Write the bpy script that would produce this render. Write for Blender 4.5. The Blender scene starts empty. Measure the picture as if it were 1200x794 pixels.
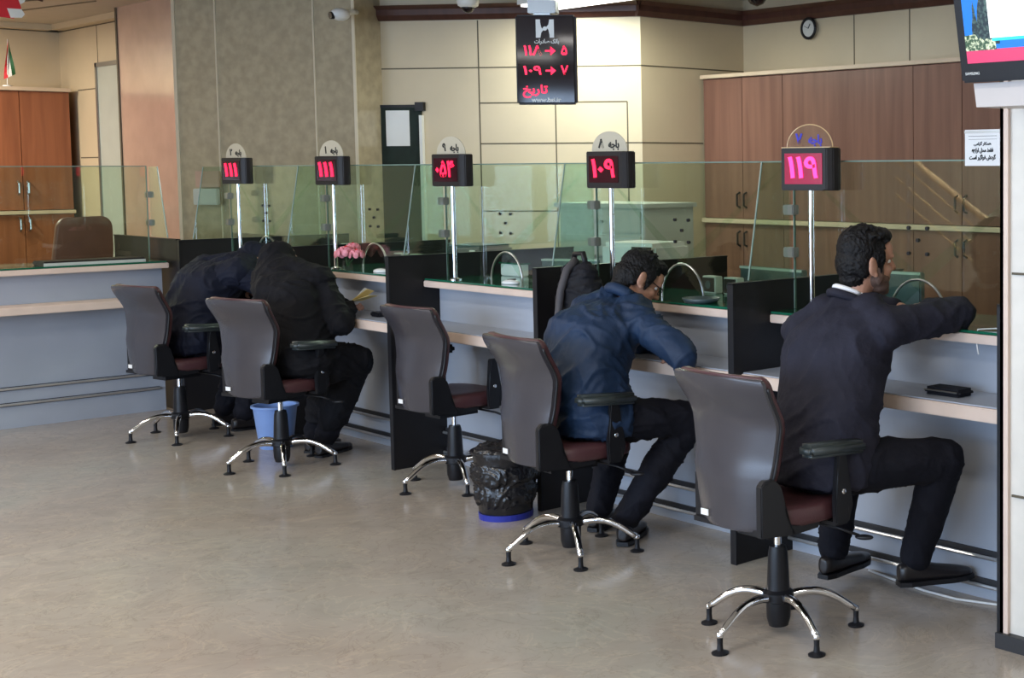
import bpy, bmesh, math, random
from mathutils import Vector, Matrix, noise
random.seed(7)
S = bpy.context.scene
COL = S.collection
PI = math.pi
R = math.radians

# ------------------------------------------------------------------ camera
cam_d = bpy.data.cameras.new('camera')
cam = bpy.data.objects.new('camera', cam_d); COL.objects.link(cam); S.camera = cam
FPX, PITCH, YAW, ROLL, PX, PY = 1641.0, .0700, .7255, -.0042, 1066.0, 310.5
fw = Vector((-math.sin(YAW)*math.cos(PITCH), math.cos(YAW)*math.cos(PITCH), -math.sin(PITCH)))
r0 = Vector((math.cos(YAW), math.sin(YAW), 0)); u0 = r0.cross(fw)
rr = r0*math.cos(ROLL) + u0*math.sin(ROLL); uu = rr.cross(fw)
M = Matrix((rr, uu, -fw)).transposed().to_4x4(); M.translation = (0, 0, 1.7)
cam.matrix_world = M
cam_d.sensor_width = 36; cam_d.lens = FPX*36/1200
cam_d.shift_x = (600-PX)/1200; cam_d.shift_y = (PY-397)/1200
cam_d.clip_start = .05; cam_d.clip_end = 100

# ------------------------------------------------------------------ render look, world
S.view_settings.view_transform = 'Standard'; S.view_settings.look = 'None'
S.view_settings.gamma = 1; S.view_settings.use_curve_mapping = False
S.view_settings.exposure = -0.33
W = bpy.data.worlds.new('world'); S.world = W; W.use_nodes = True
W.node_tree.nodes['Background'].inputs[0].default_value = (.75, .85, 1, 1)
W.node_tree.nodes['Background'].inputs[1].default_value = .5
S.cycles.max_bounces = 8; S.cycles.transparent_max_bounces = 24
S.cycles.caustics_reflective = False; S.cycles.caustics_refractive = False
HALL_LAMP, STAFF_LAMP, DAY = 30, 8, 250
WARM, NEUT, COOL = (1, .90, .74), (1, .94, .86), (.52, .71, 1)

# ------------------------------------------------------------------ materials
def mat(name, col, rough=.5, metal=0, fold=0, fold_scale=6, noise_amt=0, noise_scale=6, emit=None, estr=0, spec=.5, bump=0, bump_scale=80, coat=0, stretch=None, col2=None):
    m = bpy.data.materials.new(name); m.use_nodes = True
    nt = m.node_tree; b = nt.nodes['Principled BSDF']
    b.inputs['Base Color'].default_value = (*col, 1)
    b.inputs['Roughness'].default_value = rough; b.inputs['Metallic'].default_value = metal
    b.inputs['Specular IOR Level'].default_value = spec
    b.inputs['Coat Weight'].default_value = coat; b.inputs['Coat Roughness'].default_value = .08
    if emit:
        b.inputs['Emission Color'].default_value = (*emit, 1); b.inputs['Emission Strength'].default_value = estr
    tc = nt.nodes.new('ShaderNodeTexCoord'); mp = nt.nodes.new('ShaderNodeMapping')
    nt.links.new(tc.outputs['Object'], mp.inputs[0])
    if stretch: mp.inputs['Scale'].default_value = stretch
    if noise_amt or col2:
        n = nt.nodes.new('ShaderNodeTexNoise'); n.inputs['Scale'].default_value = noise_scale; n.inputs['Detail'].default_value = 6
        nt.links.new(mp.outputs[0], n.inputs['Vector'])
        cr = nt.nodes.new('ShaderNodeValToRGB')
        a = col2 if col2 else tuple(c*(1-noise_amt) for c in col)
        c2 = col if col2 else tuple(min(1, c*(1+noise_amt)) for c in col)
        cr.color_ramp.elements[0].color = (*a, 1); cr.color_ramp.elements[1].color = (*c2, 1)
        cr.color_ramp.elements[0].position = .35; cr.color_ramp.elements[1].position = .65
        nt.links.new(n.outputs['Fac'], cr.inputs[0]); nt.links.new(cr.outputs[0], b.inputs['Base Color'])
    if bump:
        n2 = nt.nodes.new('ShaderNodeTexNoise'); n2.inputs['Scale'].default_value = bump_scale
        nt.links.new(mp.outputs[0], n2.inputs['Vector'])
        bp = nt.nodes.new('ShaderNodeBump'); bp.inputs['Strength'].default_value = bump; bp.inputs['Distance'].default_value = .01
        nt.links.new(n2.outputs['Fac'], bp.inputs['Height']); nt.links.new(bp.outputs[0], b.inputs['Normal'])
        if fold:
            n3 = nt.nodes.new('ShaderNodeTexNoise'); n3.inputs['Scale'].default_value = fold_scale; n3.inputs['Detail'].default_value = 2; n3.inputs['Distortion'].default_value = 1.6
            n3.noise_type = 'RIDGED_MULTIFRACTAL'
            b3 = nt.nodes.new('ShaderNodeBump'); b3.inputs['Strength'].default_value = fold; b3.inputs['Distance'].default_value = .03
            nt.links.new(tc.outputs['Object'], n3.inputs['Vector']); nt.links.new(n3.outputs['Fac'], b3.inputs['Height']); nt.links.new(b3.outputs[0], bp.inputs['Normal'])
    return m

def screen_mat(name, a, b_):
    m = mat(name, (0, 0, 0), .3); nt = m.node_tree; b = nt.nodes['Principled BSDF']; b.inputs['Emission Strength'].default_value = 1.7
    n = nt.nodes.new('ShaderNodeTexNoise'); n.inputs['Scale'].default_value = 95; n.inputs['Detail'].default_value = 4
    nt.links.new(nt.nodes['Texture Coordinate'].outputs['Object'], n.inputs['Vector'])
    cr = nt.nodes.new('ShaderNodeValToRGB'); cr.color_ramp.elements[0].color = (*a, 1); cr.color_ramp.elements[1].color = (*b_, 1); cr.color_ramp.elements[0].position = .45; cr.color_ramp.elements[1].position = .62
    nt.links.new(n.outputs['Fac'], cr.inputs[0]); nt.links.new(cr.outputs[0], b.inputs['Emission Color']); return m

def glass_mat(name, tint, refl=1.0):
    m = bpy.data.materials.new(name); m.use_nodes = True; nt = m.node_tree; nt.nodes.clear()
    out = nt.nodes.new('ShaderNodeOutputMaterial'); mx = nt.nodes.new('ShaderNodeMixShader')
    t = nt.nodes.new('ShaderNodeBsdfTransparent'); t.inputs[0].default_value = (*tint, 1)
    g = nt.nodes.new('ShaderNodeBsdfGlossy'); g.inputs['Roughness'].default_value = .01; g.inputs[0].default_value = (refl, refl, refl, 1)
    f = nt.nodes.new('ShaderNodeFresnel'); geo = nt.nodes.new('ShaderNodeNewGeometry')
    ior = nt.nodes.new('ShaderNodeMapRange'); ior.inputs[3].default_value = 1.5; ior.inputs[4].default_value = 1/1.5   # no false total reflection on the inner side
    nt.links.new(geo.outputs['Backfacing'], ior.inputs[0]); nt.links.new(ior.outputs[0], f.inputs[0])
    nt.links.new(f.outputs[0], mx.inputs[0]); nt.links.new(t.outputs[0], mx.inputs[1]); nt.links.new(g.outputs[0], mx.inputs[2])
    nt.links.new(mx.outputs[0], out.inputs[0]); return m

def floor_mat():
    m = mat('polished_stone_floor', (.30, .26, .22), .2); nt = m.node_tree; b = nt.nodes['Principled BSDF']; tc = nt.nodes['Texture Coordinate']
    def noise_(sc, det, dist, rough=.6):
        n = nt.nodes.new('ShaderNodeTexNoise'); n.inputs['Scale'].default_value = sc; n.inputs['Detail'].default_value = det
        n.inputs['Distortion'].default_value = dist; n.inputs['Roughness'].default_value = rough; nt.links.new(tc.outputs['Object'], n.inputs['Vector']); return n
    def ramp(n, *st):
        cr = nt.nodes.new('ShaderNodeValToRGB'); e = cr.color_ramp.elements
        e[0].position, e[0].color = st[0][0], (*st[0][1], 1); e[1].position, e[1].color = st[-1][0], (*st[-1][1], 1)
        for p, c in st[1:-1]: k = e.new(p); k.color = (*c, 1)
        nt.links.new(n.outputs['Fac'], cr.inputs[0]); return cr
    def mul(a, c):
        mx = nt.nodes.new('ShaderNodeMix'); mx.data_type = 'RGBA'; mx.blend_type = 'MULTIPLY'; mx.inputs[0].default_value = 1
        nt.links.new(a, mx.inputs[6]); nt.links.new(c, mx.inputs[7]); return mx.outputs[2]
    base = ramp(noise_(.55, 5, .6), (.3, (.34, .285, .235)), (.5, (.37, .325, .275)), (.7, (.36, .345, .295)))
    cloud = ramp(noise_(3.2, 10, 1.2, .72), (.25, (.86, .85, .84)), (.5, (1, 1, 1)), (.75, (1.1, 1.09, 1.06)))
    vein = ramp(noise_(2.1, 8, 2.2, .6), (.478, (1, 1, 1)), (.5, (1.14, 1.12, 1.08)), (.522, (1, 1, 1)))
    vein2 = ramp(noise_(3.7, 8, 1.8, .6), (.485, (1, 1, 1)), (.5, (.86, .84, .82)), (.515, (1, 1, 1)))
    nt.links.new(mul(mul(mul(base.outputs[0], cloud.outputs[0]), vein.outputs[0]), vein2.outputs[0]), b.inputs['Base Color'])
    rg = nt.nodes.new('ShaderNodeMapRange'); rg.inputs[3].default_value = .12; rg.inputs[4].default_value = .24
    nt.links.new(noise_(5, 6, .5).outputs['Fac'], rg.inputs[0]); nt.links.new(rg.outputs[0], b.inputs['Roughness'])
    return m

def wood_mat(name, c1, c2, rough=.35):
    m = mat(name, c1, rough); nt = m.node_tree; b = nt.nodes['Principled BSDF']; mp = nt.nodes['Mapping']
    mp.inputs['Scale'].default_value = (9, 9, .5)
    n = nt.nodes.new('ShaderNodeTexNoise'); n.inputs['Scale'].default_value = 1.6; n.inputs['Detail'].default_value = 7; n.inputs['Distortion'].default_value = .5
    nt.links.new(mp.outputs[0], n.inputs['Vector'])
    cr = nt.nodes.new('ShaderNodeValToRGB'); e = cr.color_ramp.elements
    e[0].position = .3; e[0].color = (*c2, 1); e[1].position = .7; e[1].color = (*c1, 1)
    nt.links.new(n.outputs['Fac'], cr.inputs[0]); nt.links.new(cr.outputs[0], b.inputs['Base Color'])
    return m

M_ = dict(
 floor=floor_mat(),
 ceil=mat('ceiling_paint', (.45, .40, .33), .8, noise_amt=.03),
 cream=mat('cream_wall_panel', (.56, .46, .31), .38, noise_amt=.04, noise_scale=2),
 joint=mat('dark_panel_joint', (.10, .08, .05), .7, noise_amt=.1),
 plain=mat('hall_wall_paint', (.55, .52, .47), .7, noise_amt=.04),
 stone=mat('speckled_stone_cladding', (.44, .37, .25), .22, col2=(.35, .295, .20), noise_scale=14, coat=.3),
 pink=mat('pinkish_stone_cladding', (.50, .34, .26), .2, noise_amt=.06, noise_scale=5, coat=.3),
 strip=mat('pale_metal_trim', (.72, .66, .52), .3, .4, noise_amt=.02),
 brown=wood_mat('dark_brown_cornice', (.085, .032, .022), (.055, .02, .014)),
 wood=wood_mat('walnut_laminate', (.235, .115, .080), (.155, .070, .050)),
 wood_l=wood_mat('reddish_laminate', (.33, .115, .05), (.22, .072, .032)),
 shelf=mat('pale_shelf_edge', (.62, .48, .34), .45, noise_amt=.04),
 edge=mat('pinkish_beige_edge', (.66, .52, .43), .45, noise_amt=.04, noise_scale=9),
 lam=mat('blue_grey_laminate', (.36, .39, .445), .33, noise_amt=.05, noise_scale=2.5),
 green=mat('green_glass_counter', (.010, .115, .062), .08, noise_amt=.08, coat=.6),
 dark=mat('black_brown_laminate', (.010, .0085, .009), .45, spec=.3, noise_amt=.1, noise_scale=4),
 chrome=mat('chrome', (.75, .75, .76), .10, 1, noise_amt=.01),
 steel=mat('brushed_steel', (.45, .46, .45), .3, 1, noise_amt=.03),
 black=mat('black_plastic', (.010, .010, .012), .4, spec=.3, noise_amt=.1),
 rail=mat('dark_rail_gap', (.02, .02, .022), .5, noise_amt=.1),
 shell=mat('grey_plastic_shell', (.046, .043, .050), .25, noise_amt=.04, bump=.05, bump_scale=300),
 maroon=mat('maroon_leather', (.070, .026, .029), .38, noise_amt=.12, bump=.15, bump_scale=200),
 piping=mat('black_piping', (.012, .012, .014), .5, noise_amt=.1),
 pad=mat('arm_pad_rubber', (.028, .036, .036), .35, noise_amt=.1),
 label=mat('white_sticker', (.8, .8, .78), .5, noise_amt=.02),
 white=mat('white_plastic', (.7, .7, .68), .4, noise_amt=.02),
 paper=mat('white_paper', (.75, .75, .74), .7, noise_amt=.02),
 yellow=mat('yellowish_paper', (.75, .58, .22), .7, noise_amt=.08),
 led=mat('red_led', (.5, 0, .03), .5, emit=(1, .012, .06), estr=3),
 pinkled=mat('pink_led', (.5, 0, .1), .5, emit=(1, .04, .26), estr=3),
 redwin=mat('dark_red_window', (.035, .003, .008), .15, noise_amt=.1),
 magwin=mat('lit_red_window', (.2, .003, .03), .2, emit=(.8, 0, .08), estr=.30),
 housing=mat('dark_display_housing', (.016, .013, .013), .45, spec=.3, noise_amt=.1),
 gloss=mat('black_gloss', (.012, .006, .008), .06, noise_amt=.05, spec=.4),
 suit=mat('charcoal_navy_wool', (.019, .019, .030), .8, fold=.35, fold_scale=3.5, noise_amt=.15, noise_scale=12, bump=.25, bump_scale=60, spec=.2),
 navy=mat('navy_jacket_cloth', (.010, .026, .062), .6, fold=.55, fold_scale=4, noise_amt=.2, noise_scale=5, bump=.25, bump_scale=40, spec=.3),
 dnavy=mat('dark_navy_cloth', (.006, .008, .019), .75, fold=.55, fold_scale=4, noise_amt=.2, noise_scale=6, bump=.2, bump_scale=50, spec=.25),
 blackcloth=mat('black_cloth', (.004, .004, .006), .85, fold=.5, fold_scale=4, noise_amt=.2, noise_scale=6, bump=.25, bump_scale=50, spec=.25),
 trousers=mat('black_trousers', (.006, .006, .010), .8, fold=.35, fold_scale=4, noise_amt=.15, bump=.2, bump_scale=60, spec=.2),
 shoe=mat('black_shoe_leather', (.012, .010, .011), .35, noise_amt=.1),
 skin=mat('skin', (.46, .24, .16), .5, noise_amt=.06, noise_scale=14),
 hair=mat('black_hair', (.004, .0035, .004), .6, spec=.25, noise_amt=.3, noise_scale=40, bump=.6, bump_scale=90),
 stubble=mat('dark_stubble', (.13, .075, .055), .7, noise_amt=.2, noise_scale=60),
 shirt=mat('white_shirt', (.8, .8, .82), .7, noise_amt=.02),
 eyew=mat('eye_white', (.8, .78, .75), .3, noise_amt=.01),
 bluebin=mat('blue_plastic', (.20, .32, .62), .4, noise_amt=.05),
 bag=mat('black_bin_liner', (.012, .012, .014), .18, noise_amt=.1, bump=.8, bump_scale=14),
 blueband=mat('blue_band', (.02, .03, .28), .4, noise_amt=.05),
 backpack=mat('black_backpack_nylon', (.007, .007, .010), .7, spec=.25, noise_amt=.15, bump=.3, bump_scale=40),
 strap=mat('grey_webbing', (.06, .055, .06), .7, noise_amt=.1),
 flower=mat('pink_petals', (.9, .30, .36), .55, noise_amt=.25, noise_scale=25),
 flower_y=mat('yellow_petals', (.75, .5, .15), .55, noise_amt=.2, noise_scale=25),
 stem=mat('green_stem', (.03, .12, .04), .5, noise_amt=.1),
 monitor=mat('monitor_back', (.05, .075, .08), .4, noise_amt=.08),
 pale=mat('pale_green_white_metal', (.5, .52, .47), .45, noise_amt=.03),
 doorglass=mat('frosted_door_pane', (.42, .45, .40), .3, noise_amt=.03),
 bluetext=mat('blue_ink', (.02, .02, .45), .5, noise_amt=.02),
 blacktext=mat('black_ink', (.01, .01, .01), .5, noise_amt=.02),
 whiteink=mat('white_ink', (.7, .72, .70), .5, noise_amt=.02),
 plate=mat('cream_name_plate', (.50, .45, .34), .4, noise_amt=.02),
 clearrim=mat('acrylic_rim', (.6, .42, .22), .3, noise_amt=.02),
 clampm=mat('satin_clamp', (.30, .30, .29), .35, .8, noise_amt=.03),
 tile=mat('pillar_tile', (.66, .62, .55), .35, noise_amt=.05, noise_scale=7),
 tvbox=mat('tv_bracket_paint', (.55, .50, .47), .5, noise_amt=.02),
 sky_scr=mat('screen_blue', (0, 0, 0), .3, emit=(.0, .20, .78), estr=1.7),
 white_scr=mat('screen_white', (0, 0, 0), .3, emit=(.95, 1, 1), estr=2.2),
 cyan_scr=mat('screen_cyan', (0, 0, 0), .3, emit=(.03, .75, .8), estr=1.7),
 pink_scr=mat('screen_pink', (0, 0, 0), .3, emit=(.75, .05, .18), estr=1.6),
 tree_scr=screen_mat('screen_dark_tree', (.005, .02, .03), (.06, .12, .11)),
 bush_scr=screen_mat('screen_foliage', (.04, .10, .05), (.75, .85, .62)),
 flag_g=mat('green_cloth', (.02, .12, .04), .7, noise_amt=.05), flag_w=mat('white_cloth', (.75, .75, .7), .7, noise_amt=.05), flag_r=mat('red_cloth', (.6, .02, .03), .7, noise_amt=.05),
 lamp=mat('lamp_diffuser', (.9, .9, .9), .5, emit=(1, .97, .90), estr=4),
 clockface=mat('clock_face', (.55, .55, .52), .4, noise_amt=.02),
 winpane=mat('daylit_pane', (.1, .1, .1), .3, emit=(.60, .76, 1), estr=3.0),
 handrail=mat('light_wood_handrail', (.85, .58, .30), .3, noise_amt=.05),
 glass=glass_mat('greenish_glass', (.845, .93, .87)), clear=glass_mat('clear_acrylic', (.93, .92, .90)),
 brownleather=mat('brown_leather', (.20, .085, .065), .42, noise_amt=.08),
 barm=mat('brushed_rail', (.8, .8, .8), .28, .9, noise_amt=.02),
 pinboard=mat('dark_green_felt', (.006, .016, .012), .8, noise_amt=.2, noise_scale=20),
 gedge=mat('glass_edge', (.16, .24, .20), .2, noise_amt=.02),
)
M_['green'].node_tree.nodes['Principled BSDF'].inputs['IOR'].default_value = 1.5

# ------------------------------------------------------------------ mesh helpers
def newbm(): return bmesh.new()
def box(bm, x0, x1, y0, y1, z0, z1, mtx=None):
    vs = [bm.verts.new(Vector(p)) for p in [(x0,y0,z0),(x1,y0,z0),(x1,y1,z0),(x0,y1,z0),(x0,y0,z1),(x1,y0,z1),(x1,y1,z1),(x0,y1,z1)]]
    if mtx:
        for v in vs: v.co = mtx @ v.co
    for f in [(0,3,2,1),(4,5,6,7),(0,1,5,4),(1,2,6,5),(2,3,7,6),(3,0,4,7)]: bm.faces.new([vs[i] for i in f])
    return vs
def prism(bm, pts, d0, d1, axis='Y', mtx=None):
    """outline pts (a,b) extruded along axis between d0 and d1"""
    def P(a, b, d): return Vector({'Y': (a, d, b), 'X': (d, a, b), 'Z': (a, b, d)}[axis])
    v0 = [bm.verts.new(P(a, b, d0)) for a, b in pts]; v1 = [bm.verts.new(P(a, b, d1)) for a, b in pts]
    if mtx:
        for v in v0+v1: v.co = mtx @ v.co
    n = len(pts)
    for i in range(n): bm.faces.new([v0[i], v0[(i+1) % n], v1[(i+1) % n], v1[i]])
    f0 = bm.faces.new(v0[::-1]); f1 = bm.faces.new(v1)
    bmesh.ops.triangulate(bm, faces=[f0, f1])
def tube(bm, pts, r, seg=10, caps=True):
    pts = [Vector(p) for p in pts]; rs = r if isinstance(r, (list, tuple)) else [r]*len(pts)
    rings = []; ref = None
    for i, p in enumerate(pts):
        t = (pts[min(i+1, len(pts)-1)]-pts[max(i-1, 0)]).normalized()
        if ref is None: ref = t.orthogonal().normalized()
        a = (ref - t*ref.dot(t))
        a = a.normalized() if a.length > 1e-5 else t.orthogonal().normalized(); ref = a; b = t.cross(a)
        rings.append([bm.verts.new(p + (a*math.cos(2*PI*k/seg)+b*math.sin(2*PI*k/seg))*rs[i]) for k in range(seg)])
    for i in range(len(rings)-1):
        for k in range(seg): bm.faces.new([rings[i][k], rings[i][(k+1) % seg], rings[i+1][(k+1) % seg], rings[i+1][k]])
    if caps: bm.faces.new(rings[0][::-1]); bm.faces.new(rings[-1])
def lathe(bm, prof, seg=24, c=(0,0,0)):
    rings = []
    for r, z in prof: rings.append([bm.verts.new((c[0]+r*math.cos(2*PI*k/seg), c[1]+r*math.sin(2*PI*k/seg), c[2]+z)) for k in range(seg)])
    for i in range(len(rings)-1):
        for k in range(seg): bm.faces.new([rings[i][k], rings[i][(k+1) % seg], rings[i+1][(k+1) % seg], rings[i+1][k]])
    bm.faces.new(rings[0][::-1]); bm.faces.new(rings[-1])
def ell(bm, c, r, rot=None, seg=20, rings=12):
    if isinstance(r, (int, float)): r = (r, r, r)
    mt = Matrix.Translation(Vector(c)) @ (rot.to_4x4() if rot else Matrix.Identity(4)) @ Matrix.Diagonal((*r, 1))
    bmesh.ops.create_uvsphere(bm, u_segments=seg, v_segments=rings, radius=1, matrix=mt)
def cap(bm, p, q, r1, r2):
    p, q = Vector(p), Vector(q); n = max(2, int((q-p).length/(min(r1, r2)*.5))+1)
    tube(bm, [p, q], [r1, r2], 16); ell(bm, p, r1, seg=16, rings=10); ell(bm, q, r2, seg=16, rings=10)
def loft(bm, secs, seg=24):
    """secs: (center, side vector, half width, front vector, half depth)"""
    rings = []
    for c, s, a, f, b in secs:
        c, s, f = Vector(c), Vector(s).normalized(), Vector(f).normalized()
        ring = []
        for k in range(seg):
            t = 2*PI*k/seg; cx, sy = math.cos(t), math.sin(t)
            cx = math.copysign(abs(cx)**.8, cx); sy = math.copysign(abs(sy)**.8, sy)
            ring.append(bm.verts.new(c+s*a*cx+f*b*sy))
        rings.append(ring)
    for i in range(len(rings)-1):
        for k in range(seg): bm.faces.new([rings[i][k], rings[i][(k+1) % seg], rings[i+1][(k+1) % seg], rings[i+1][k]])
    bm.faces.new(rings[0][::-1]); bm.faces.new(rings[-1])
def bev(bm, w, seg=2):
    bmesh.ops.bevel(bm, geom=[e for e in bm.edges], offset=w, segments=seg, affect='EDGES', clamp_overlap=True)

def obj(name, bm, m, parent=None, smooth=False, loc=None, extra=()):
    bmesh.ops.recalc_face_normals(bm, faces=bm.faces)
    me = bpy.data.meshes.new(name); bm.to_mesh(me); bm.free()
    mats = [m] + list(extra)
    for k in mats: me.materials.append(M_[k] if isinstance(k, str) else k)
    if smooth:
        for p in me.polygons: p.use_smooth = True
    o = bpy.data.objects.new(name, me); COL.objects.link(o)
    if loc: o.location = loc
    if parent: o.parent = parent
    return o
def smooth_by_angle(o, ang=35):
    me = o.data
    for p in me.polygons: p.use_smooth = True
    bm = bmesh.new(); bm.from_mesh(me)
    for e in bm.edges:
        if len(e.link_faces) == 2 and e.calc_face_angle(0) > R(ang): e.smooth = False
    bm.to_mesh(me); bm.free(); return o
def tag(o, label, cat, group=None, kind=None):
    o['label'] = label; o['category'] = cat
    if group: o['group'] = group
    if kind: o['kind'] = kind
    return o
def thing(name, label, cat, loc=(0,0,0), rz=0, group=None):
    o = bpy.data.objects.new(name, None); COL.objects.link(o); o.location = loc; o.rotation_euler = (0, 0, rz)
    o.empty_display_size = .1
    return tag(o, label, cat, group)
def struct(name, bm, m, parent=None, **k):
    o = obj(name, bm, m, parent, **k)
    if not parent: o['kind'] = 'structure'
    return o
def children(o): return [c for c in bpy.data.objects if c.parent == o]
def copy_tree(o, parent=None):
    c = o.copy(); COL.objects.link(c); c.parent = parent
    for ch in children(o): copy_tree(ch, c)
    return c
def bx(name, m, parent, a, w=0, **k):
    bm = newbm(); box(bm, *a)
    if w: bev(bm, w)
    return obj(name, bm, m, parent, **k)
def blob(name, fill, m, parent, voxel=.007, smooth=4, wrinkle=0, wscale=9, seed=0, extra=()):
    """one continuous skin over overlapping closed volumes"""
    bm = newbm(); fill(bm); bmesh.ops.recalc_face_normals(bm, faces=bm.faces)
    me = bpy.data.meshes.new('tmp'); bm.to_mesh(me); bm.free()
    t = bpy.data.objects.new('tmp', me); COL.objects.link(t)
    md = t.modifiers.new('r', 'REMESH'); md.mode = 'VOXEL'; md.voxel_size = voxel
    sm = t.modifiers.new('s', 'SMOOTH'); sm.factor = .5; sm.iterations = smooth
    dg = bpy.context.evaluated_depsgraph_get(); dg.update()
    nm = bpy.data.meshes.new_from_object(t.evaluated_get(dg)); nm.name = name
    bpy.data.objects.remove(t); bpy.data.meshes.remove(me)
    if wrinkle:
        nr = [v.normal.copy() for v in nm.vertices]
        for v, n in zip(nm.vertices, nr):
            c = v.co
            d = noise.noise(Vector((c.x*wscale+seed, c.y*wscale, c.z*wscale*.7)))
            w1 = noise.noise(Vector((c.x*3+seed, c.y*3, c.z*3)))*.35
            r1 = max(0, 1-abs(noise.noise(Vector(((c.x+w1)*wscale*.7+seed+9, c.y*wscale*.7, (c.z+w1)*wscale*1.15))))*2.6)**3
            r2 = max(0, 1-abs(noise.noise(Vector(((c.x-w1)*wscale*1.7+seed+4, c.y*wscale*1.5, (c.z+w1)*wscale*2.1))))*3)**3
            v.co = c + n*wrinkle*(d*.7 + r1*1.25 + r2*.55 - .4)
    for p in nm.polygons: p.use_smooth = True
    nm.materials.clear()
    for k in [m]+list(extra): nm.materials.append(M_[k])
    o = bpy.data.objects.new(name, nm); COL.objects.link(o); o.parent = parent
    return o

# ---- Persian lettering (visual order, presentation forms)
AR = {'ا': (0xFE8D, 0xFE8E, 0, 0), 'ب': (0xFE8F, 0xFE90, 0xFE91, 0xFE92), 'ت': (0xFE95, 0xFE96, 0xFE97, 0xFE98), 'ج': (0xFE9D, 0xFE9E, 0xFE9F, 0xFEA0),
 'خ': (0xFEA5, 0xFEA6, 0xFEA7, 0xFEA8), 'ه': (0xFEE9, 0xFEEA, 0xFEEB, 0xFEEC), 'ر': (0xFEAD, 0xFEAE, 0, 0), 'د': (0xFEA9, 0xFEAA, 0, 0), 'ن': (0xFEE5, 0xFEE6, 0xFEE7, 0xFEE8),
 'ک': (0xFB8E, 0xFB8F, 0xFB90, 0xFB91), 'ص': (0xFEB9, 0xFEBA, 0xFEBB, 0xFEBC), 'ی': (0xFBFC, 0xFBFD, 0xFBFE, 0xFBFF), 'س': (0xFEB1, 0xFEB2, 0xFEB3, 0xFEB4), 'ش': (0xFEB5, 0xFEB6, 0xFEB7, 0xFEB8),
 'م': (0xFEE1, 0xFEE2, 0xFEE3, 0xFEE4), 'ف': (0xFED1, 0xFED2, 0xFED3, 0xFED4), 'ق': (0xFED5, 0xFED6, 0xFED7, 0xFED8), 'ط': (0xFEC1, 0xFEC2, 0xFEC3, 0xFEC4), 'ل': (0xFEDD, 0xFEDE, 0xFEDF, 0xFEE0),
 'ح': (0xFEA1, 0xFEA2, 0xFEA3, 0xFEA4), 'و': (0xFEED, 0xFEEE, 0, 0), 'گ': (0xFB92, 0xFB93, 0xFB94, 0xFB95), 'ز': (0xFEAF, 0xFEB0, 0, 0)}
def shape(s):
    out = []
    for i, ch in enumerate(s):
        if ch not in AR: out.append(ch); continue
        prev = i > 0 and s[i-1] in AR and AR[s[i-1]][2]
        nxt = i < len(s)-1 and s[i+1] in AR and AR[ch][2]
        f = AR[ch]; out.append(chr(f[3] if prev and nxt else f[1] if prev else f[2] if nxt else f[0]))
    return ''.join(out[::-1]) if any(c in AR for c in s) else s
def text_obj(name, s, size, m, parent, origin, right=(1,0,0), up=(0,0,1), off=0, ext=.0008, align='CENTER', shaped=True, width=None):
    c = bpy.data.curves.new('t', 'FONT'); c.body = shape(s) if shaped else s; c.size = size; c.align_x = align; c.align_y = 'CENTER'
    c.extrude = ext*1.6; c.offset = off
    t = bpy.data.objects.new('t', c); COL.objects.link(t)
    dg = bpy.context.evaluated_depsgraph_get(); dg.update()
    me = bpy.data.meshes.new_from_object(t.evaluated_get(dg)); bpy.data.objects.remove(t)
    rt, upv = Vector(right).normalized(), Vector(up).normalized()
    mt = Matrix((rt, upv, rt.cross(upv))).transposed().to_4x4(); 
    xs = [v.co.x for v in me.vertices] or [0]
    sx = width/(max(xs)-min(xs)) if width and max(xs) > min(xs) else 1
    cx = (max(xs)+min(xs))/2
    for v in me.vertices: v.co.x = (v.co.x-cx)*sx
    mt.translation = Vector(origin); me.transform(mt)
    me.materials.clear(); me.materials.append(M_[m])
    o = bpy.data.objects.new(name, me); COL.objects.link(o); o.parent = parent
    return o

# ------------------------------------------------------------------ room shell
CZ = 3.1
bm = newbm(); box(bm, -16.2, 1.8, -4.2, 8.3, -.1, 0); struct('floor', bm, 'floor')
bm = newbm(); box(bm, -16.2, 1.8, -4.2, 8.3, CZ, CZ+.1); struct('ceiling', bm, 'ceil')

def wall_along(name, P, d, L, z0, z1, thick, m, joints=(), hj=(), nrm=None, parent=None):
    """wall from P along unit d, length L; joints: (s, z0, z1) vertical, hj: (z, s0, s1) horizontal; nrm points into the room"""
    P, d, n = Vector((*P, 0)), Vector((*d, 0)).normalized(), Vector((*nrm, 0)).normalized()
    mt = Matrix((d, n, Vector((0, 0, 1)))).transposed().to_4x4(); mt.translation = P
    bm = newbm(); box(bm, 0, L, -thick, 0, z0, z1, mt)
    for s, a, b in joints:
        vs = box(bm, s-.005, s+.005, -.002, .002, a, b, mt)
        for f in vs[0].link_faces: pass
    for z, a, b in hj: box(bm, a, b, -.002, .002, z-.005, z+.005, mt)
    o = obj(name, bm, m, parent, extra=('joint',))
    for i, p in enumerate(o.data.polygons):
        if i >= 6: p.material_index = 1
    if not parent: o['kind'] = 'structure'
    return o, mt
d34 = (math.cos(R(34)), math.sin(R(34)))
A = (-8.94, 6.905); B = (A[0]-d34[0]*2.34, A[1]-d34[1]*2.34)
wall_along('wall_diagonal', A, (-d34[0], -d34[1]), 2.5, 0, CZ, .12, 'cream', nrm=(d34[1], -d34[0]),
  joints=[(1.342, .0, 2.88), (.708, 0, 2.224), (.117, 0, 2.224)], hj=[(2.505, 0, 2.5), (2.224, .117, 1.342), (1.9, 0, 1.342), (1.36, 0, 1.34)])
wall_along('wall_return', A, (0, 1), 1.2, 0, CZ, .12, 'cream', nrm=(1, 0), hj=[(2.505, 0, 1.1), (1.9, 0, .62)])
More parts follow.
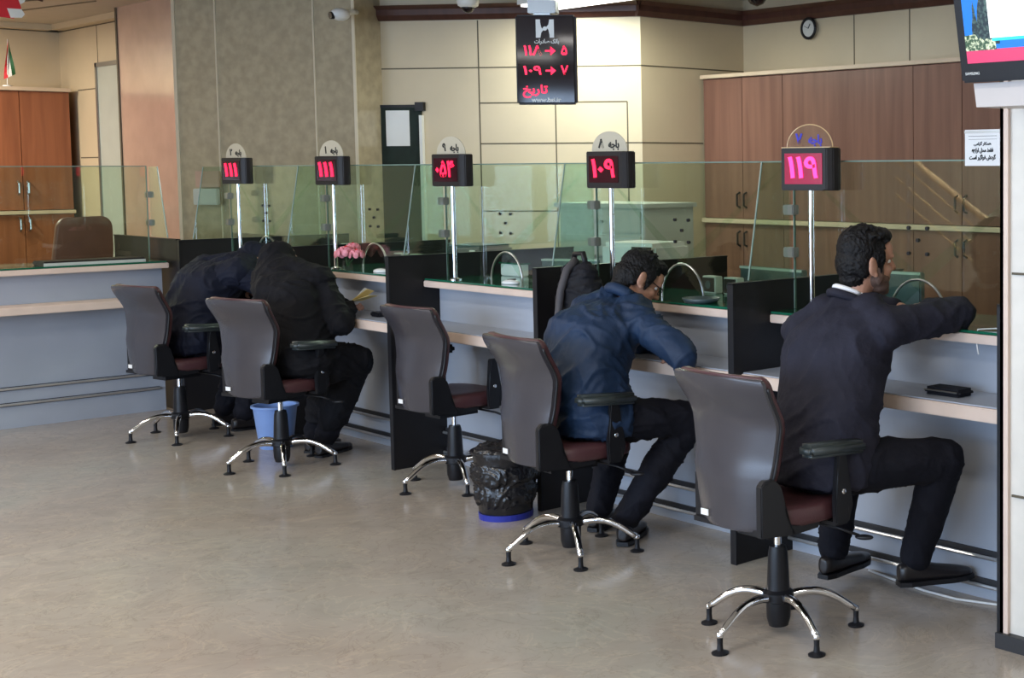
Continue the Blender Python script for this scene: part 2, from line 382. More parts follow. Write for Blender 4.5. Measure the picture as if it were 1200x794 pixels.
wall_along('wall_back', (-8.94, 7.98), (1, 0), 10.7, 0, CZ, .12, 'cream', nrm=(0, -1),
  joints=[(x+8.94, 2.44, 2.89) for x in (-7.646, -7.067, -6.4, -5.7)], hj=[(2.3, 0, 0.02)])
# column and stone face
C0, C1, C2 = (-13.22, 4.6), (-12.03, 4.6), (-10.58, 5.40)
bm = newbm(); prism(bm, [(C0[0], C0[1]), (C1[0], C1[1]), (C2[0], C2[1]), (-10.75, 5.72), (-11.9, 6.2), (-13.22, 5.4)], 0, CZ, 'Z')
col = obj('wall_stone_column', bm, 'stone', extra=('pink',)); col['kind'] = 'structure'
for p in col.data.polygons:
    if p.normal.y < -.95: p.material_index = 1
dc = Vector((C2[0]-C1[0], C2[1]-C1[1], 0)); Lc = dc.length; dc.normalize(); nc = Vector((dc.y, -dc.x, 0))
def column_strip(n, s, w=.012):
    mt = Matrix((dc, nc, Vector((0, 0, 1)))).transposed().to_4x4(); mt.translation = (C1[0], C1[1], 0)
    bm = newbm(); box(bm, s-w/2, s+w/2, .0, .008, 0, CZ, mt); struct('trim_%d' % n, bm, 'strip')
column_strip(1, .012, .03); column_strip(2, .40); column_strip(3, 1.29); column_strip(4, Lc-.012, .025)
bm = newbm(); box(bm, C0[0]-.02, C0[0]+.01, 4.59, 4.70, 0, CZ); struct('trim_5', bm, 'joint')
# left room: cream back wall with a door, left wall
YB = 4.8; XL = -15.31
wall_along('wall_back_left', (XL, YB), (1, 0), 2.2, 0, CZ, .12, 'cream', nrm=(0, -1),
  joints=[(XL*-1-14.3-.0, 2.68, 3.05)], hj=[(2.46, .46, 1.01), (1.82, .46, 1.01), (3.04, 0, 2.2)])
wall_along('wall_left', (XL, YB), (0, -1), 9, 0, CZ, .12, 'cream', nrm=(1, 0), hj=[(3.04, 0, 9)])
# door in the left back wall
door = bpy.data.objects.new('door_1', None); COL.objects.link(door); door['kind'] = 'structure'
bm = newbm()
for a in [(-14.31, -14.27, 4.77, 4.81, 0, 2.69), (-13.66, -13.62, 4.77, 4.81, 0, 2.69), (-14.31, -13.62, 4.77, 4.81, 2.65, 2.69)]: box(bm, *a)
obj('door_frame', bm, 'clampm', door)
bx('door_panel', 'doorglass', door, (-14.27, -13.66, 4.78, 4.80, 0, 2.65))
bm = newbm(); box(bm, -16.2, -13.0, 4.70, 4.8, 3.045, 3.1); struct('trim_6', bm, 'cream')
bm = newbm(); box(bm, XL, XL+.12, -4, 4.8, 3.045, 3.1); struct('trim_7', bm, 'cream')
# ceiling panels and seams in the left room
bm = newbm()
for a, b in (((-15.3, 3.2), (-12.6, 4.1)), ((-15.3, 3.9), (-12.8, 4.3)), ((-15.3, 2.2), (-12.3, 2.9))):
    tube(bm, [(a[0], a[1], 3.098), (b[0], b[1], 3.098)], .008, 6)
struct('trim_8', bm, 'joint')
# cornices
def cornice(n, P, d, L, nrm, m='brown', z0=2.885, z1=3.0, dep=.05):
    P, d, nn = Vector((*P, 0)), Vector((*d, 0)).normalized(), Vector((*nrm, 0)).normalized()
    mt = Matrix((d, nn, Vector((0, 0, 1)))).transposed().to_4x4(); mt.translation = P
    bm = newbm(); prism(bm, [(0, z0), (dep*.5, z0), (dep, z0+.04), (dep, z1-.03), (dep*1.8, z1), (0, z1)], 0, L, 'X', mt)
    struct('trim_%d' % n, bm, m)
cornice(9, A, (-d34[0], -d34[1]), 2.34, (d34[1], -d34[0]))
cornice(10, (A[0], A[1]-.05), (0, 1), 1.13, (1, 0))
cornice(11, (-8.94, 7.98), (1, 0), 10.6, (0, -1))
# hall walls out of the picture, closing the room
wall_along('wall_front', (-15.3, -4), (1, 0), 17, 0, CZ, .12, 'plain', nrm=(0, 1))
wall_along('wall_right', (1.7, -4), (0, 1), 12, 0, CZ, .12, 'plain', nrm=(-1, 0))
# windows in the front wall (behind the viewer)
for i, (x0, x1) in enumerate([(-8.0, -6.6), (-6.2, -4.8), (-4.4, -3.0), (-2.6, -1.2), (-.8, .6)]):
    w = bpy.data.objects.new('window_%d' % (i+1), None); COL.objects.link(w); w['kind'] = 'structure'
    bm = newbm()
    for a in [(x0-.05, x0, -3.99, -3.9, .55, 2.75), (x1, x1+.05, -3.99, -3.9, .55, 2.75), (x0-.05, x1+.05, -3.99, -3.9, 2.7, 2.75), (x0-.05, x1+.05, -3.99, -3.88, .5, .55), ((x0+x1)/2-.03, (x0+x1)/2+.03, -3.99, -3.93, .55, 2.7)]: box(bm, *a)
    obj('window_frame', bm, 'white', w)
    bx('window_pane', 'winpane', w, (x0, x1, -3.985, -3.965, .55, 2.7))
    L = bpy.data.lights.new('window_daylight', 'AREA'); L.shape = 'RECTANGLE'; L.size = 1.4; L.size_y = 2.1; L.energy = DAY/2; L.color = COOL
    lo = bpy.data.objects.new('window_daylight', L); COL.objects.link(lo); lo.location = ((x0+x1)/2, -3.86, 1.65); lo.rotation_euler = (R(90), 0, 0)
    lo.parent = w

# pillar on the right
pl = bpy.data.objects.new('wall_pillar', None); COL.objects.link(pl); pl['kind'] = 'structure'
bx('pillar_core', 'tile', pl, (-2.985, -1.7, 3.86, 4.9, 0, CZ))
bm = newbm(); box(bm, -2.99, -2.955, 3.845, 3.862, .055, CZ); box(bm, -2.99, -2.975, 3.845, 4.2, .055, CZ); obj('corner_trim', bm, 'edge', pl)
bm = newbm()
for z in (.55, 1.33, 2.1): box(bm, -2.945, -1.7, 3.853, 3.863, z-.004, z+.004)
obj('tile_joint', bm, 'joint', pl)
bx('plinth', 'rail', pl, (-3.0, -1.7, 3.83, 3.87, 0, .055))

# ------------------------------------------------------------------ lamps
def fixture(name, x, y, z, lx, ly, energy, colr, label, group='fluorescent ceiling lights'):
    t = thing(name, label, 'ceiling light', (x, y, z), 0, group)
    bx('housing', 'white', t, (-lx/2-.02, lx/2+.02, -ly/2-.02, ly/2+.02, .015, .06))
    bx('diffuser', 'lamp', t, (-lx/2, lx/2, -ly/2, ly/2, 0, .014))
    L = bpy.data.lights.new('lamp_light', 'AREA'); L.shape = 'RECTANGLE'; L.size = lx; L.size_y = ly; L.energy = energy; L.color = colr
    lo = bpy.data.objects.new('lamp_light', L); COL.objects.link(lo); lo.location = (0, 0, -.01); lo.parent = t
    return t
for i in range(4):
    for j in range(3):
        x, y = -9.6+i*3.0, -2.4+j*2.1
        fixture('ceiling_light', x, y, CZ-.062, 1.2, .3, HALL_LAMP, NEUT, 'white fluorescent ceiling light over the customer hall')
for x in (-8.2, -6.0, -3.8, -1.6):
    y = 5.6
    fixture('ceiling_light', x, y, CZ-.062, 1.2, .3, STAFF_LAMP, WARM, 'white fluorescent ceiling light over the staff desks', 'lights over the staff desks')
fixture('ceiling_light', -14.3, 2.8, CZ-.062, .6, .6, 150, WARM, 'white ceiling light in the office corner beyond the left counter', 'office corner light')
fixture('ceiling_light', -8.7, -2.0, CZ-.062, .6, .6, 70, NEUT, 'added unseen square light that brightens the stair railing behind the viewer', 'added railing fill light')  # added unseen fill light, brightens the railing for its reflection in the glass
t = fixture('hanging_light', -8.72, 6.27, 2.93, 1.3, .32, 56, (.92, 1, .90), 'bright white hanging fluorescent light beside the queue number board', 'hanging light')
for x in (-.4, .4): bm = newbm(); tube(bm, [(x, 0, .06), (x, 0, .17)], .006); obj('hanger_rod', bm, 'steel', t)
# ------------------------------------------------------------------ dividers and service counters
DIVX = [-3.04, -4.49, -5.94, -7.39, -8.84, -10.3]
DIVL = ['tall black divider panel against the tiled pillar, nearest the viewer', 'tall black divider panel between the two seated men at the counter',
        'tall black divider panel behind the hunched man in the navy jacket', 'tall black divider panel behind the empty swivel chair',
        'tall black divider panel hidden behind the person in black', 'tall black divider panel at the far end behind the person in dark navy']
for x, l in zip(DIVX, DIVL):
    t = thing('divider_panel', l, 'divider', (x, 0, 0), 0, 'black dividers between the service windows')
    ye = 5.0 if x > -5 else 5.15
    bm = newbm(); prism(bm, [(3.92, 0), (4.20, 0), (4.20, .0), (ye, .0), (ye, 1.205), (3.92, 1.205)], -.014, .014, 'X'); obj('panel', bm, 'dark', t)
    bm = newbm(); box(bm, -.018, .018, 3.915, 3.923, 0, 1.208); box(bm, -.018, .018, 3.915, ye, 1.205, 1.212); obj('edge_trim', bm, 'black', t)
BAY = ['service counter nearest the viewer, with the man in the charcoal suit leaning on it', 'service counter under the red 109 display where the hunched man in navy writes',
       'service counter behind the empty swivel chair', 'service counter with pink roses, beside the person in black', 'far service counter behind the person in dark navy']
for i in range(5):
    x1, x0 = DIVX[i]-.016, DIVX[i+1]+.016
    t = thing('service_counter', BAY[i], 'counter', (x0, 0, 0), 0, 'service counters'); w = x1-x0
    bm = newbm(); box(bm, 0, w, 4.125, 4.62, 1.028, 1.064); bev(bm, .004); obj('worktop', bm, 'edge', t)
    bx('glass_top', 'green', t, (0, w, 4.132, 4.62, 1.066, 1.076), .002)
    bx('upper_panel', 'lam', t, (0, w, 4.225, 4.25, .80, 1.026))
    bm = newbm(); box(bm, 0, w, 3.955, 4.223, .77, .822); bev(bm, .004); obj('writing_ledge', bm, 'edge', t)
    bx('ledge_glass', 'lam', t, (0.002, w-.002, 3.968, 4.22, .823, .828))
    bm = newbm(); box(bm, 0, w, 4.25, 4.275, 0, .768); obj('lower_panel', bm, 'lam', t)
    for z in (.185, .07):
        bm = newbm(); box(bm, 0, w, 4.238, 4.248, z-.016, z+.014)
        rl = obj('rail', bm, 'rail', t)
        bm = newbm(); tube(bm, [(0, 4.226, z-.012), (w, 4.226, z-.012)], .008, 8); obj('chrome_bar', bm, 'barm', rl)
    bm = newbm(); box(bm, 0, w, 4.60, 5.15, .70, .74); obj('staff_desk', bm, 'dark', t)
# left counter, at a right angle to the others
t = thing('service_counter', 'long empty service counter at the left edge, set at a right angle', 'counter', (-10.4, 0, 0))
bm = newbm(); box(bm, -.55, 0, .6, 3.89, 1.015, 1.052); bev(bm, .004); obj('worktop', bm, 'edge', t)
bx('glass_top', 'green', t, (-.55, -.008, .6, 3.88, 1.054, 1.064), .002)
bx('upper_panel', 'lam', t, (-.135, -.11, .6, 3.88, .80, 1.014))
bm = newbm(); box(bm, -.11, .13, .6, 3.74, .768, .82); bev(bm, .004); obj('writing_ledge', bm, 'edge', t)
bx('lower_panel', 'lam', t, (-.16, -.13, .6, 3.88, 0, .768))
for z in (.265, .16):
    bm = newbm(); box(bm, -.128, -.12, .6, 3.84, z-.012, z+.012); rl = obj('rail', bm, 'rail', t)
    bm = newbm(); tube(bm, [(-.114, .6, z), (-.114, 3.84, z)], .008, 8); obj('chrome_bar', bm, 'barm', rl)
t = thing('partition_panel', 'black partition closing the end of the left counter', 'partition', (-10.85, 3.93, 0))
bx('panel', 'dark', t, (-.65, .52, -.012, .012, 0, 1.21)); bx('edge_trim', 'black', t, (-.65, .52, -.016, .016, 1.21, 1.217))

# ------------------------------------------------------------------ glass screens
GY = 4.28
SL = ['clear glass screen behind the man in the charcoal suit, nearest the pillar', 'clear glass screen with an arched hatch in front of the hunched man', 'clear glass screen with an arched hatch above the empty swivel chair',
      'clear glass screen behind the pink roses', 'clear glass screen at the far end of the counters, behind the person in dark navy']
ARCH = [(-3.75), (-5.25), (-6.76), (-8.22), (-9.72)]
for i in range(5):
    x1, x0 = DIVX[i], DIVX[i+1]
    t = thing('glass_screen', SL[i], 'glass screen', (x0, GY, 1.077), 0, 'glass screens on the counters'); w = x1-x0-.02
    ax = ARCH[i]-x0; aw, ah = .155, .165
    arc = [(ax+aw*math.cos(a), ah*math.sin(a)) for a in [k*PI/16 for k in range(17)]]
    pts = [(.02, 0), (ax-aw, 0)] + arc[::-1][1:-1] + [(ax+aw, 0), (w, 0), (w, .645), (.02, .645)]
    bm = newbm(); prism(bm, pts, -.004, .004, 'Y'); g = obj('glass_pane', bm, 'glass', t)
    bm = newbm(); tube(bm, [(a, 0, b) for a, b in arc], .006, 8); obj('arch_trim', bm, 'steel', t)
    bm = newbm(); box(bm, .02, w, -.005, .005, .645, .651); box(bm, .014, .02, -.005, .005, 0, .651); obj('glass_edge', bm, 'gedge', t)
    for dx, dz in ((-.05, .375), (.05, .375), (0, .325), (-.05, .27), (.05, .27)):
        bm = newbm(); bmesh.ops.create_cone(bm, cap_ends=True, segments=10, radius1=.008, radius2=.008, depth=.012, matrix=Matrix.Translation((ax+dx, 0, dz)) @ Matrix.Rotation(PI/2, 4, 'X')); obj('speech_hole', bm, 'black', t)
    # wing standing on the divider
    wing = newbm(); prism(wing, [(-.26, .133), (-.006, .133), (-.006, .645), (-.175, .645)], -.004, .004, 'X'); wo = obj('wing_pane', wing, 'glass', t)
    bm = newbm(); tube(bm, [(0, -.26, .14), (0, -.175, .645)], .004, 6); obj('wing_edge', bm, 'gedge', wo)
    for z in (.25, .437):
        bm = newbm(); box(bm, -.03, .035, -.028, .012, z-.022, z+.022); bev(bm, .004); obj('clamp', bm, 'clampm', t)
t = thing('glass_screen', 'clear glass screen standing on the left counter', 'glass screen', (-10.73, 3.9, 1.065), 0)
bm = newbm(); box(bm, -.004, .004, -3.2, -.02, 0, .66); obj('glass_pane', bm, 'glass', t)
bm = newbm(); box(bm, -.005, .005, -3.2, -.02, .66, .666); box(bm, -.005, .005, -.02, -.014, 0, .666); obj('glass_edge', bm, 'gedge', t)
bm = newbm(); prism(bm, [(0, .16), (.30, .16), (.16, .66), (0, .66)], -.004, .004, 'Y'); wo = obj('wing_pane', bm, 'glass', t)
bm = newbm(); tube(bm, [(.30, 0, .16), (.16, 0, .66)], .005, 6); obj('wing_edge', bm, 'gedge', wo)
for z in (.26, .46):
    bm = newbm(); box(bm, -.04, .03, -.02, .02, z-.022, z+.022); bev(bm, .004); obj('clamp', bm, 'clampm', t)

# ------------------------------------------------------------------ queue number displays
def led_display(x, num, plate, label, ink, platem, glow=False):
    t = thing('queue_display', label, 'queue display', (x, 4.19, 1.077), R(8), 'red number displays on poles')
    bm = newbm(); lathe(bm, [(.035, 0), (.035, .006), (.014, .012)], 20); tube(bm, [(0, 0, 0), (0, 0, .53)], .0125, 14); obj('pole', bm, 'chrome', t)
    bm = newbm(); prism(bm, [(-.130, -.04), (.112, -.04), (.134, -.02), (.142, .01), (.134, .035), (-.130, .035)], .525, .705, 'Z'); bev(bm, .008)
    h = obj('housing', bm, 'housing', t)
    bm = newbm(); box(bm, -.108, .092, -.0425, -.0405, .552, .682); obj('screen', bm, 'magwin' if glow else 'redwin', h)
    text_obj('digits', num, .125, 'pinkled' if glow else 'led', h, (-.008, -.045, .618), off=.003, width=.16)
    bm = newbm(); prism(bm, [(.122*math.cos(a), .706+.098*math.sin(a)) for a in [k*PI/20 for k in range(21)]], -.008, -.004, 'Y'); p = obj('name_plate', bm, platem, t)
    if platem == 'clear':
        bm = newbm(); tube(bm, [(.122*math.cos(a), -.006, .706+.098*math.sin(a)) for a in [k*PI/20 for k in range(21)]], .0025, 6); box(bm, -.135, .125, -.03, .03, .705, .709); obj('plate_rim', bm, 'clearrim', p)
    text_obj('plate_text', 'باجه', .052, ink, p, (.032, -.0095, .738), off=.0018, width=.072)
    text_obj('plate_number', plate, .06, ink, p, (-.055, -.0095, .742), off=.0022)
led_display(-4.276, '۱۱۹', '۷', 'red queue display reading 119 on a chrome pole, with blue lettering on its clear plate', 'bluetext', 'clear', True)
led_display(-5.677, '۱۰۹', '۸', 'red queue display reading 109 on a chrome pole, above the hunched man', 'blacktext', 'plate')
led_display(-7.14, '۰۵۴', '۹', 'blurred red queue display on a chrome pole above the empty swivel chair', 'blacktext', 'plate')
led_display(-8.55, '۱۱۱', '۱', 'red queue display reading 111 on a pole above the pink roses', 'blacktext', 'plate')
led_display(-9.94, '۱۱۱', '۲', 'farthest red queue display reading 111, above the person in dark navy', 'blacktext', 'plate')

# ------------------------------------------------------------------ big queue board hung from the ceiling
t = thing('queue_board', 'tall black hanging queue board with red lit digits and a white emblem', 'queue board', (-7.40, 5.0, 2.09), R(43))
bm = newbm(); box(bm, -.182, .182, -.03, .03, 0, .545); bev(bm, .012, 3); cb = obj('case', bm, 'housing', t)
bx('front_glass', 'gloss', cb, (-.172, .172, -.0325, -.030, .012, .533), .003)
bx('hanger', 'steel', t, (-.07, .03, -.02, .02, .545, .92))
bx('hanger_box', 'clampm', t, (-.10, .07, -.05, .05, .552, .63), .004)
# emblem: two facing uprights pinched around a dot
e = t
F = -.0335
bm = newbm()
prism(bm, [(-.055, .405), (-.028, .405), (-.022, .435), (-.008, .452), (-.022, .468), (-.028, .50), (-.028, .515), (-.055, .515)], F-.001, F)
prism(bm, [(.055, .515), (.028, .515), (.022, .485), (.008, .468), (.022, .452), (.028, .42), (.028, .405), (.055, .405)], F-.001, F)
bmesh.ops.create_cone(bm, cap_ends=True, segments=16, radius1=.013, radius2=.013, depth=.001, matrix=Matrix.Translation((0, F-.001, .46)) @ Matrix.Rotation(PI/2, 4, 'X'))
obj('emblem', bm, 'whiteink', cb)
text_obj('board_caption', 'بانک صادرات', .034, 'whiteink', cb, (.01, F-.001, .382), off=.0008, width=.15)
def led_row(s, z, x, size, width=None, m='led'): text_obj('led_row', s, size, m, cb, (x, F-.0035, z), off=.0012, width=width, shaped=True)
led_row('۱۱۸', .325, -.075, .085, .11); led_row('۵', .325, .115, .08)
led_row('۷', .205, .115, .08); led_row('۱۰۹', .205, -.08, .075, .11)
for z in (.325, .205):
    bm = newbm(); prism(bm, [(.0, -.005), (.05, -.005), (.05, .005), (.0, .005)], F-.003, F-.001, 'Y', Matrix.Translation((0, 0, z))); prism(bm, [(.032, .026), (.062, 0), (.032, -.026), (.040, -.010), (.040, .010)], F-.0035, F-.001, 'Y', Matrix.Translation((0, 0, z)))
    obj('led_arrow', bm, 'led', cb)
led_row('تاریخ', .09, -.065, .07, .15)
text_obj('web_address', 'www.bsi.ir', .036, 'whiteink', cb, (0, F-.001, .027), off=.001, shaped=False, width=.18)

# ------------------------------------------------------------------ television
t = thing('television', 'flat black television on the pillar showing a blue sky picture with a red strip', 'television', (-2.945, 3.60, 1.976), 0)
tilt = Matrix.Rotation(R(10), 4, 'X')
def tvbox(name, m, par, a, w=0):
    bm = newbm(); box(bm, *a)
    if w: bev(bm, w)
    bmesh.ops.transform(bm, matrix=tilt, verts=bm.verts); return obj(name, bm, m, par)
case = tvbox('case', 'black', t, (0, 1.05, -.02, .05, 0, .66), .008)
scr = tvbox('screen', 'gloss', case, (.038, 1.012, -.022, -.019, .062, .62))
def tvpoly(name, m, pts, d):
    bm = newbm(); prism(bm, pts, -.0235-d, -.0225-d, 'Y', tilt); return obj(name, bm, m, scr)
tvpoly('picture_sky', 'sky_scr', [(.04, .09), (1.01, .09), (1.01, .618), (.04, .618)], 0)
tvpoly('picture_banner', 'pink_scr', [(.04, .063), (1.01, .063), (1.01, .105), (.04, .105)], .001)
rnd = random.Random(3)
def spire(cx, w, h, z0):
    pts = [(cx-w, z0)]; n = 9
    for k in range(n): pts.append((cx-w*(1-k/n)*rnd.uniform(.6, 1.1), z0+h*(k+.5)/n))
    pts.append((cx, z0+h))
    for k in range(n)[::-1]: pts.append((cx+w*(1-k/n)*rnd.uniform(.6, 1.1), z0+h*(k+.5)/n))
    pts.append((cx+w, z0)); return pts
tvpoly('picture_tree', 'tree_scr', spire(.085, .02, .14, .12), .001)
tvpoly('picture_tree', 'tree_scr', spire(.135, .045, .42, .12), .0015)
bush = [(.04, .103)] + [(.04+k*.011, .135+rnd.uniform(-.012, .022)) for k in range(12)] + [(.165, .103)]
tvpoly('picture_foliage', 'bush_scr', bush, .002)
tvpoly('picture_page_edge', 'cyan_scr', [(.152, .13), (1.0, .13), (1.0, .14), (.152, .14)], .003)
tvpoly('picture_page', 'white_scr', [(.145, .14), (1.0, .14), (1.0, .60), (.145, .60)], .003)
tx = text_obj('maker_mark', 'SAMSUNG', .013, 'whiteink', case, (.055, -.024, .03), shaped=False); tx.data.transform(tilt)
t = thing('television_bracket_box', 'pale box under the television on the pillar', 'bracket', (-2.925, 3.62, 1.895), 0)
bm = newbm(); prism(bm, [(0, .078), (.012, 0), (.9, 0), (.9, .078)], 0, .2, 'Y'); obj('tray', bm, 'tvbox', t)
bx('wall_arm', 'tvbox', t, (.3, .6, .2, .24, .01, .07))

# ------------------------------------------------------------------ notice on the glass
t = thing('notice_sheet', 'white laminated notice with three lines of print, clipped to the glass beside the pillar', 'notice', (-3.398, 4.262, 1.703))
bx('sheet', 'paper', t, (-.088, .088, -.002, .002, 0, .14)); bx('clip_bar', 'steel', t, (-.09, .09, -.004, .012, .126, .136), .001)
bm = newbm()
for a in [(-.07, .07, .114, .1155), (-.07, .07, .102, .103)]: box(bm, a[0], a[1], -.003, -.0022, a[2], a[3])
obj('print_rule', bm, 'blacktext', t)
text_obj('print_line', 'همکار گرامی', .016, 'blacktext', t, (0, -.003, .085), off=.0004, width=.085)
text_obj('print_line', 'فقط محل ارائه', .022, 'blacktext', t, (0, -.003, .06), off=.0007, width=.105)
text_obj('print_line', 'گردش فراگیر است', .022, 'blacktext', t, (0, -.003, .032), off=.0007, width=.13)

# ------------------------------------------------------------------ cabinets on the staff side
def cabinet(name, label, x0, x1, yf, yb, z0, z1, splits, m, mt, hz, group, handles=True):
    t = thing(name, label, 'cabinet'); t.matrix_world = mt
    bx('body', m, t, (x0, x1, yf+.02, yb, z0, z1-.0))
    n = len(splits)-1
    for k in range(n):
        bm = newbm(); box(bm, splits[k]+.003, splits[k+1]-.003, yf, yf+.018, z0+.004, z1-.004); dr = obj('door', bm, m, t)
        if not handles: continue
        side = 1 if k % 2 == 0 else -1
        hx = splits[k+1]-.04 if side == 1 else splits[k]+.04
        bm = newbm(); tube(bm, [(hx, yf, hz-.06), (hx, yf-.03, hz-.045), (hx, yf-.03, hz+.045), (hx, yf, hz+.06)], .009, 8); obj('handle', bm, 'steel' if m == 'wood_l' else 'black', dr)
    return t
I4 = Matrix.Identity(4)
CU = [(-8.92, -7.98, 'leftmost'), (-7.98, -6.63, 'wide plain'), (-6.63, -5.73, 'right-hand'), (-5.73, -4.9, 'hidden end')]
for x0, x1, w_ in CU:
    mid = (x0+x1)/2
    hs_ = w_ != 'wide plain'
    cabinet('wall_cabinet', '%s upper walnut cabinet along the back wall' % w_, x0, x1, 7.52, 7.965, 1.29, 2.42, [x0, mid, x1] if hs_ else [x0, x1], 'wood', I4, 1.44, None, hs_)
    cabinet('base_cabinet', '%s lower walnut cabinet along the back wall, under the pale shelf' % w_, x0, x1, 7.52, 7.965, .02, 1.25, [x0, mid, x1] if hs_ else [x0, x1], 'wood', I4, 1.13, None, hs_)
bx2 = bx('cabinet_shelf', 'shelf', None, (-8.93, -4.9, 7.49, 7.98, 1.252, 1.288), .003); tag(bx2, 'pale shelf board running between the upper and lower walnut cabinets', 'shelf')
bx2 = bx('cabinet_top_board', 'shelf', None, (-8.93, -4.9, 7.49, 7.98, 2.422, 2.452), .003); tag(bx2, 'pale board on top of the long walnut cabinets', 'board')
# left office cabinets, facing +X
mt = Matrix.Rotation(R(90), 4, 'Z')    # local x -> world Y, local y -> -world X
def lcab(y0, y1, lab):
    mid = (y0+y1)/2
    cabinet('wall_cabinet', lab+' upper reddish cabinet in the left office', y0, y1, 14.85, 15.3, 1.33, 2.44, [y0, mid, y1], 'wood_l', mt, 1.54, None)
    cabinet('base_cabinet', lab+' lower reddish cabinet in the left office', y0, y1, 14.85, 15.3, .02, 1.29, [y0, mid, y1], 'wood_l', mt, 1.2, None)
lcab(3.88, 4.72, 'right-hand'); lcab(3.02, 3.87, 'left-hand')
o = bx('cabinet_shelf', 'shelf', None, (-15.3, -14.83, 3.0, 4.73, 1.294, 1.326)); tag(o, 'pale shelf board between the reddish office cabinets', 'shelf')
o = bx('cabinet_top_board', 'shelf', None, (-15.3, -14.83, 3.0, 4.73, 2.442, 2.475)); tag(o, 'pale board on top of the reddish office cabinets, with the small flag on it', 'board')

# small table flag with green, white and red bands, hanging from its stick
t = thing('table_flag', 'small green, white and red flag standing on the left cabinets', 'flag', (-14.95, 4.24, 2.476))
bm = newbm(); lathe(bm, [(.04, 0), (.04, .015), (.008, .02)], 16); tube(bm, [(0, 0, .015), (0, .02, .44)], .004, 8); obj('stand', bm, 'white', t)
def fl(k0, k1, m):
    bm = newbm(); n = 6; rows = []
    for j in range(n+1):
        v = j/n; z = .42-.30*v
        a = -.02-.03*v; row = []
        for k in (k0, k1):
            y = .02+(-.045+.095*k)*(v**.8)*1.0; zz = z - .05*(1-k)*v + .03*k*(1-v)
            row.append((.012*math.sin(6*v+3*k), y, zz))
        rows.append(row)
    for s_ in (-.002, .002):
        vs = [[bm.verts.new((p[0]+s_, p[1], p[2])) for p in r_] for r_ in rows]
        for j in range(n): bm.faces.new([vs[j][0], vs[j][1], vs[j+1][1], vs[j+1][0]])
    bmesh.ops.remove_doubles(bm, verts=bm.verts, dist=1e-5)
    obj('cloth_band', bm, m, t)
fl(.66, 1, 'flag_g'); fl(.33, .66, 'flag_w'); fl(0, .33, 'flag_r')
# hanging streamer in the top left corner
t = thing('wall_banner_flag', 'red and white cloth of a flag hanging in the top left corner', 'flag', (-11.46, 3.33, 2.80))
bm = newbm(); tube(bm, [(0, -.3, .22), (0, .17, .12)], .006, 8); obj('pole', bm, 'brown', t)
bm = newbm(); prism(bm, [(-.30, .2), (.0, .16), (.03, .06), (-.02, -.02), (-.30, .0)], -.004, .004, 'X'); obj('cloth', bm, 'flag_r', t)
bm = newbm(); prism(bm, [(-.0, .155), (.06, .13), (.05, .10), (.025, .085)], -.006, .006, 'X'); prism(bm, [(-.06, .05), (.03, .05), (.05, .015), (.03, -.01), (-.04, -.015)], -.006, .006, 'X'); obj('white_band', bm, 'flag_w', t)

# ------------------------------------------------------------------ things on the walls
mdiag = Matrix(((-d34[0], d34[1], 0), (-d34[1], -d34[0], 0), (0, 0, 1))).to_4x4()   # local x along wall (away), local y out of wall
mdiag.translation = (A[0], A[1], 0)
t = thing('notice_board', 'dark green notice board with a white sheet pinned to it, beside the stone column', 'notice board'); t.matrix_world = mdiag
bx('board', 'pinboard', t, (1.83, 2.36, .002, .03, .95, 2.21))
bm = newbm()
for a in [(1.815, 1.84, 0, .04, .95, 2.13), (2.29, 2.32, .0, .045, .95, 2.08)]: box(bm, *a)
obj('frame_bar', bm, 'white', t)
bm = newbm(); box(bm, 1.80, 2.36, 0, .035, 2.195, 2.215); box(bm, 1.80, 1.87, 0, .045, 2.165, 2.235); obj('frame_top', bm, 'black', t)
o = bx('pinned_sheet', 'paper', None, (1.925, 2.125, .031, .034, 1.885, 2.17)); o.matrix_world = mdiag; tag(o, 'white sheet pinned on the dark notice board', 'paper')
t = thing('wall_clock', 'small round wall clock with a black rim above the walnut cabinets', 'clock', (-8.12, 7.975, 2.81))
rot = Matrix.Rotation(PI/2, 4, 'X')
def disc(bm, r, y0, y1, seg=28): 
    bmesh.ops.create_cone(bm, cap_ends=True, segments=seg, radius1=r, radius2=r, depth=abs(y1-y0), matrix=Matrix.Translation((0, (y0+y1)/2, 0)) @ rot)
bm = newbm(); tube(bm, [(.078*math.cos(k*PI/14), -.03, .078*math.sin(k*PI/14)) for k in range(29)], .012, 8); obj('rim', bm, 'black', t)
bm = newbm(); disc(bm, .078, -.03, -.002); obj('face', bm, 'clockface', t)
bm = newbm(); tube(bm, [(0, -.033, 0), (.02, -.033, .035)], .003, 6); tube(bm, [(0, -.033, 0), (-.045, -.033, .02)], .002, 6); obj('hands', bm, 'black', t)
t = thing('security_camera', 'white security camera at the edge of the stone column', 'security camera', (-10.47, 5.32, 2.885))
mtc = Matrix.Rotation(R(33), 4, 'Z')
bm = newbm(); ell(bm, (0, -.09, 0), (.06, .075, .05)); obj('body', bm, 'white', t, smooth=True)
bm = newbm(); tube(bm, [(0, -.06, 0), (-.02, .02, .03), (-.12, .10, .04)], .02, 12); obj('arm', bm, 'white', t, smooth=True)
bm = newbm(); tube(bm, [(.0, -.14, -.01), (0, -.172, -.014)], .028, 16); obj('lens', bm, 'black', t)
t = thing('dome_camera', 'round white dome camera hanging above the pale wall', 'security camera', (-9.60, 5.80, 2.885))
bm = newbm(); lathe(bm, [(.05, .03), (.075, .045), (.082, .07), (.082, .12), (.07, .135), (.03, .14), (.025, .215)], 28); obj('housing', bm, 'white', t, smooth=True)
bm = newbm(); lathe(bm, [(.003, -.012), (.03, -.002), (.048, .02), (.052, .036)], 24); obj('dome', bm, 'gloss', t, smooth=True)
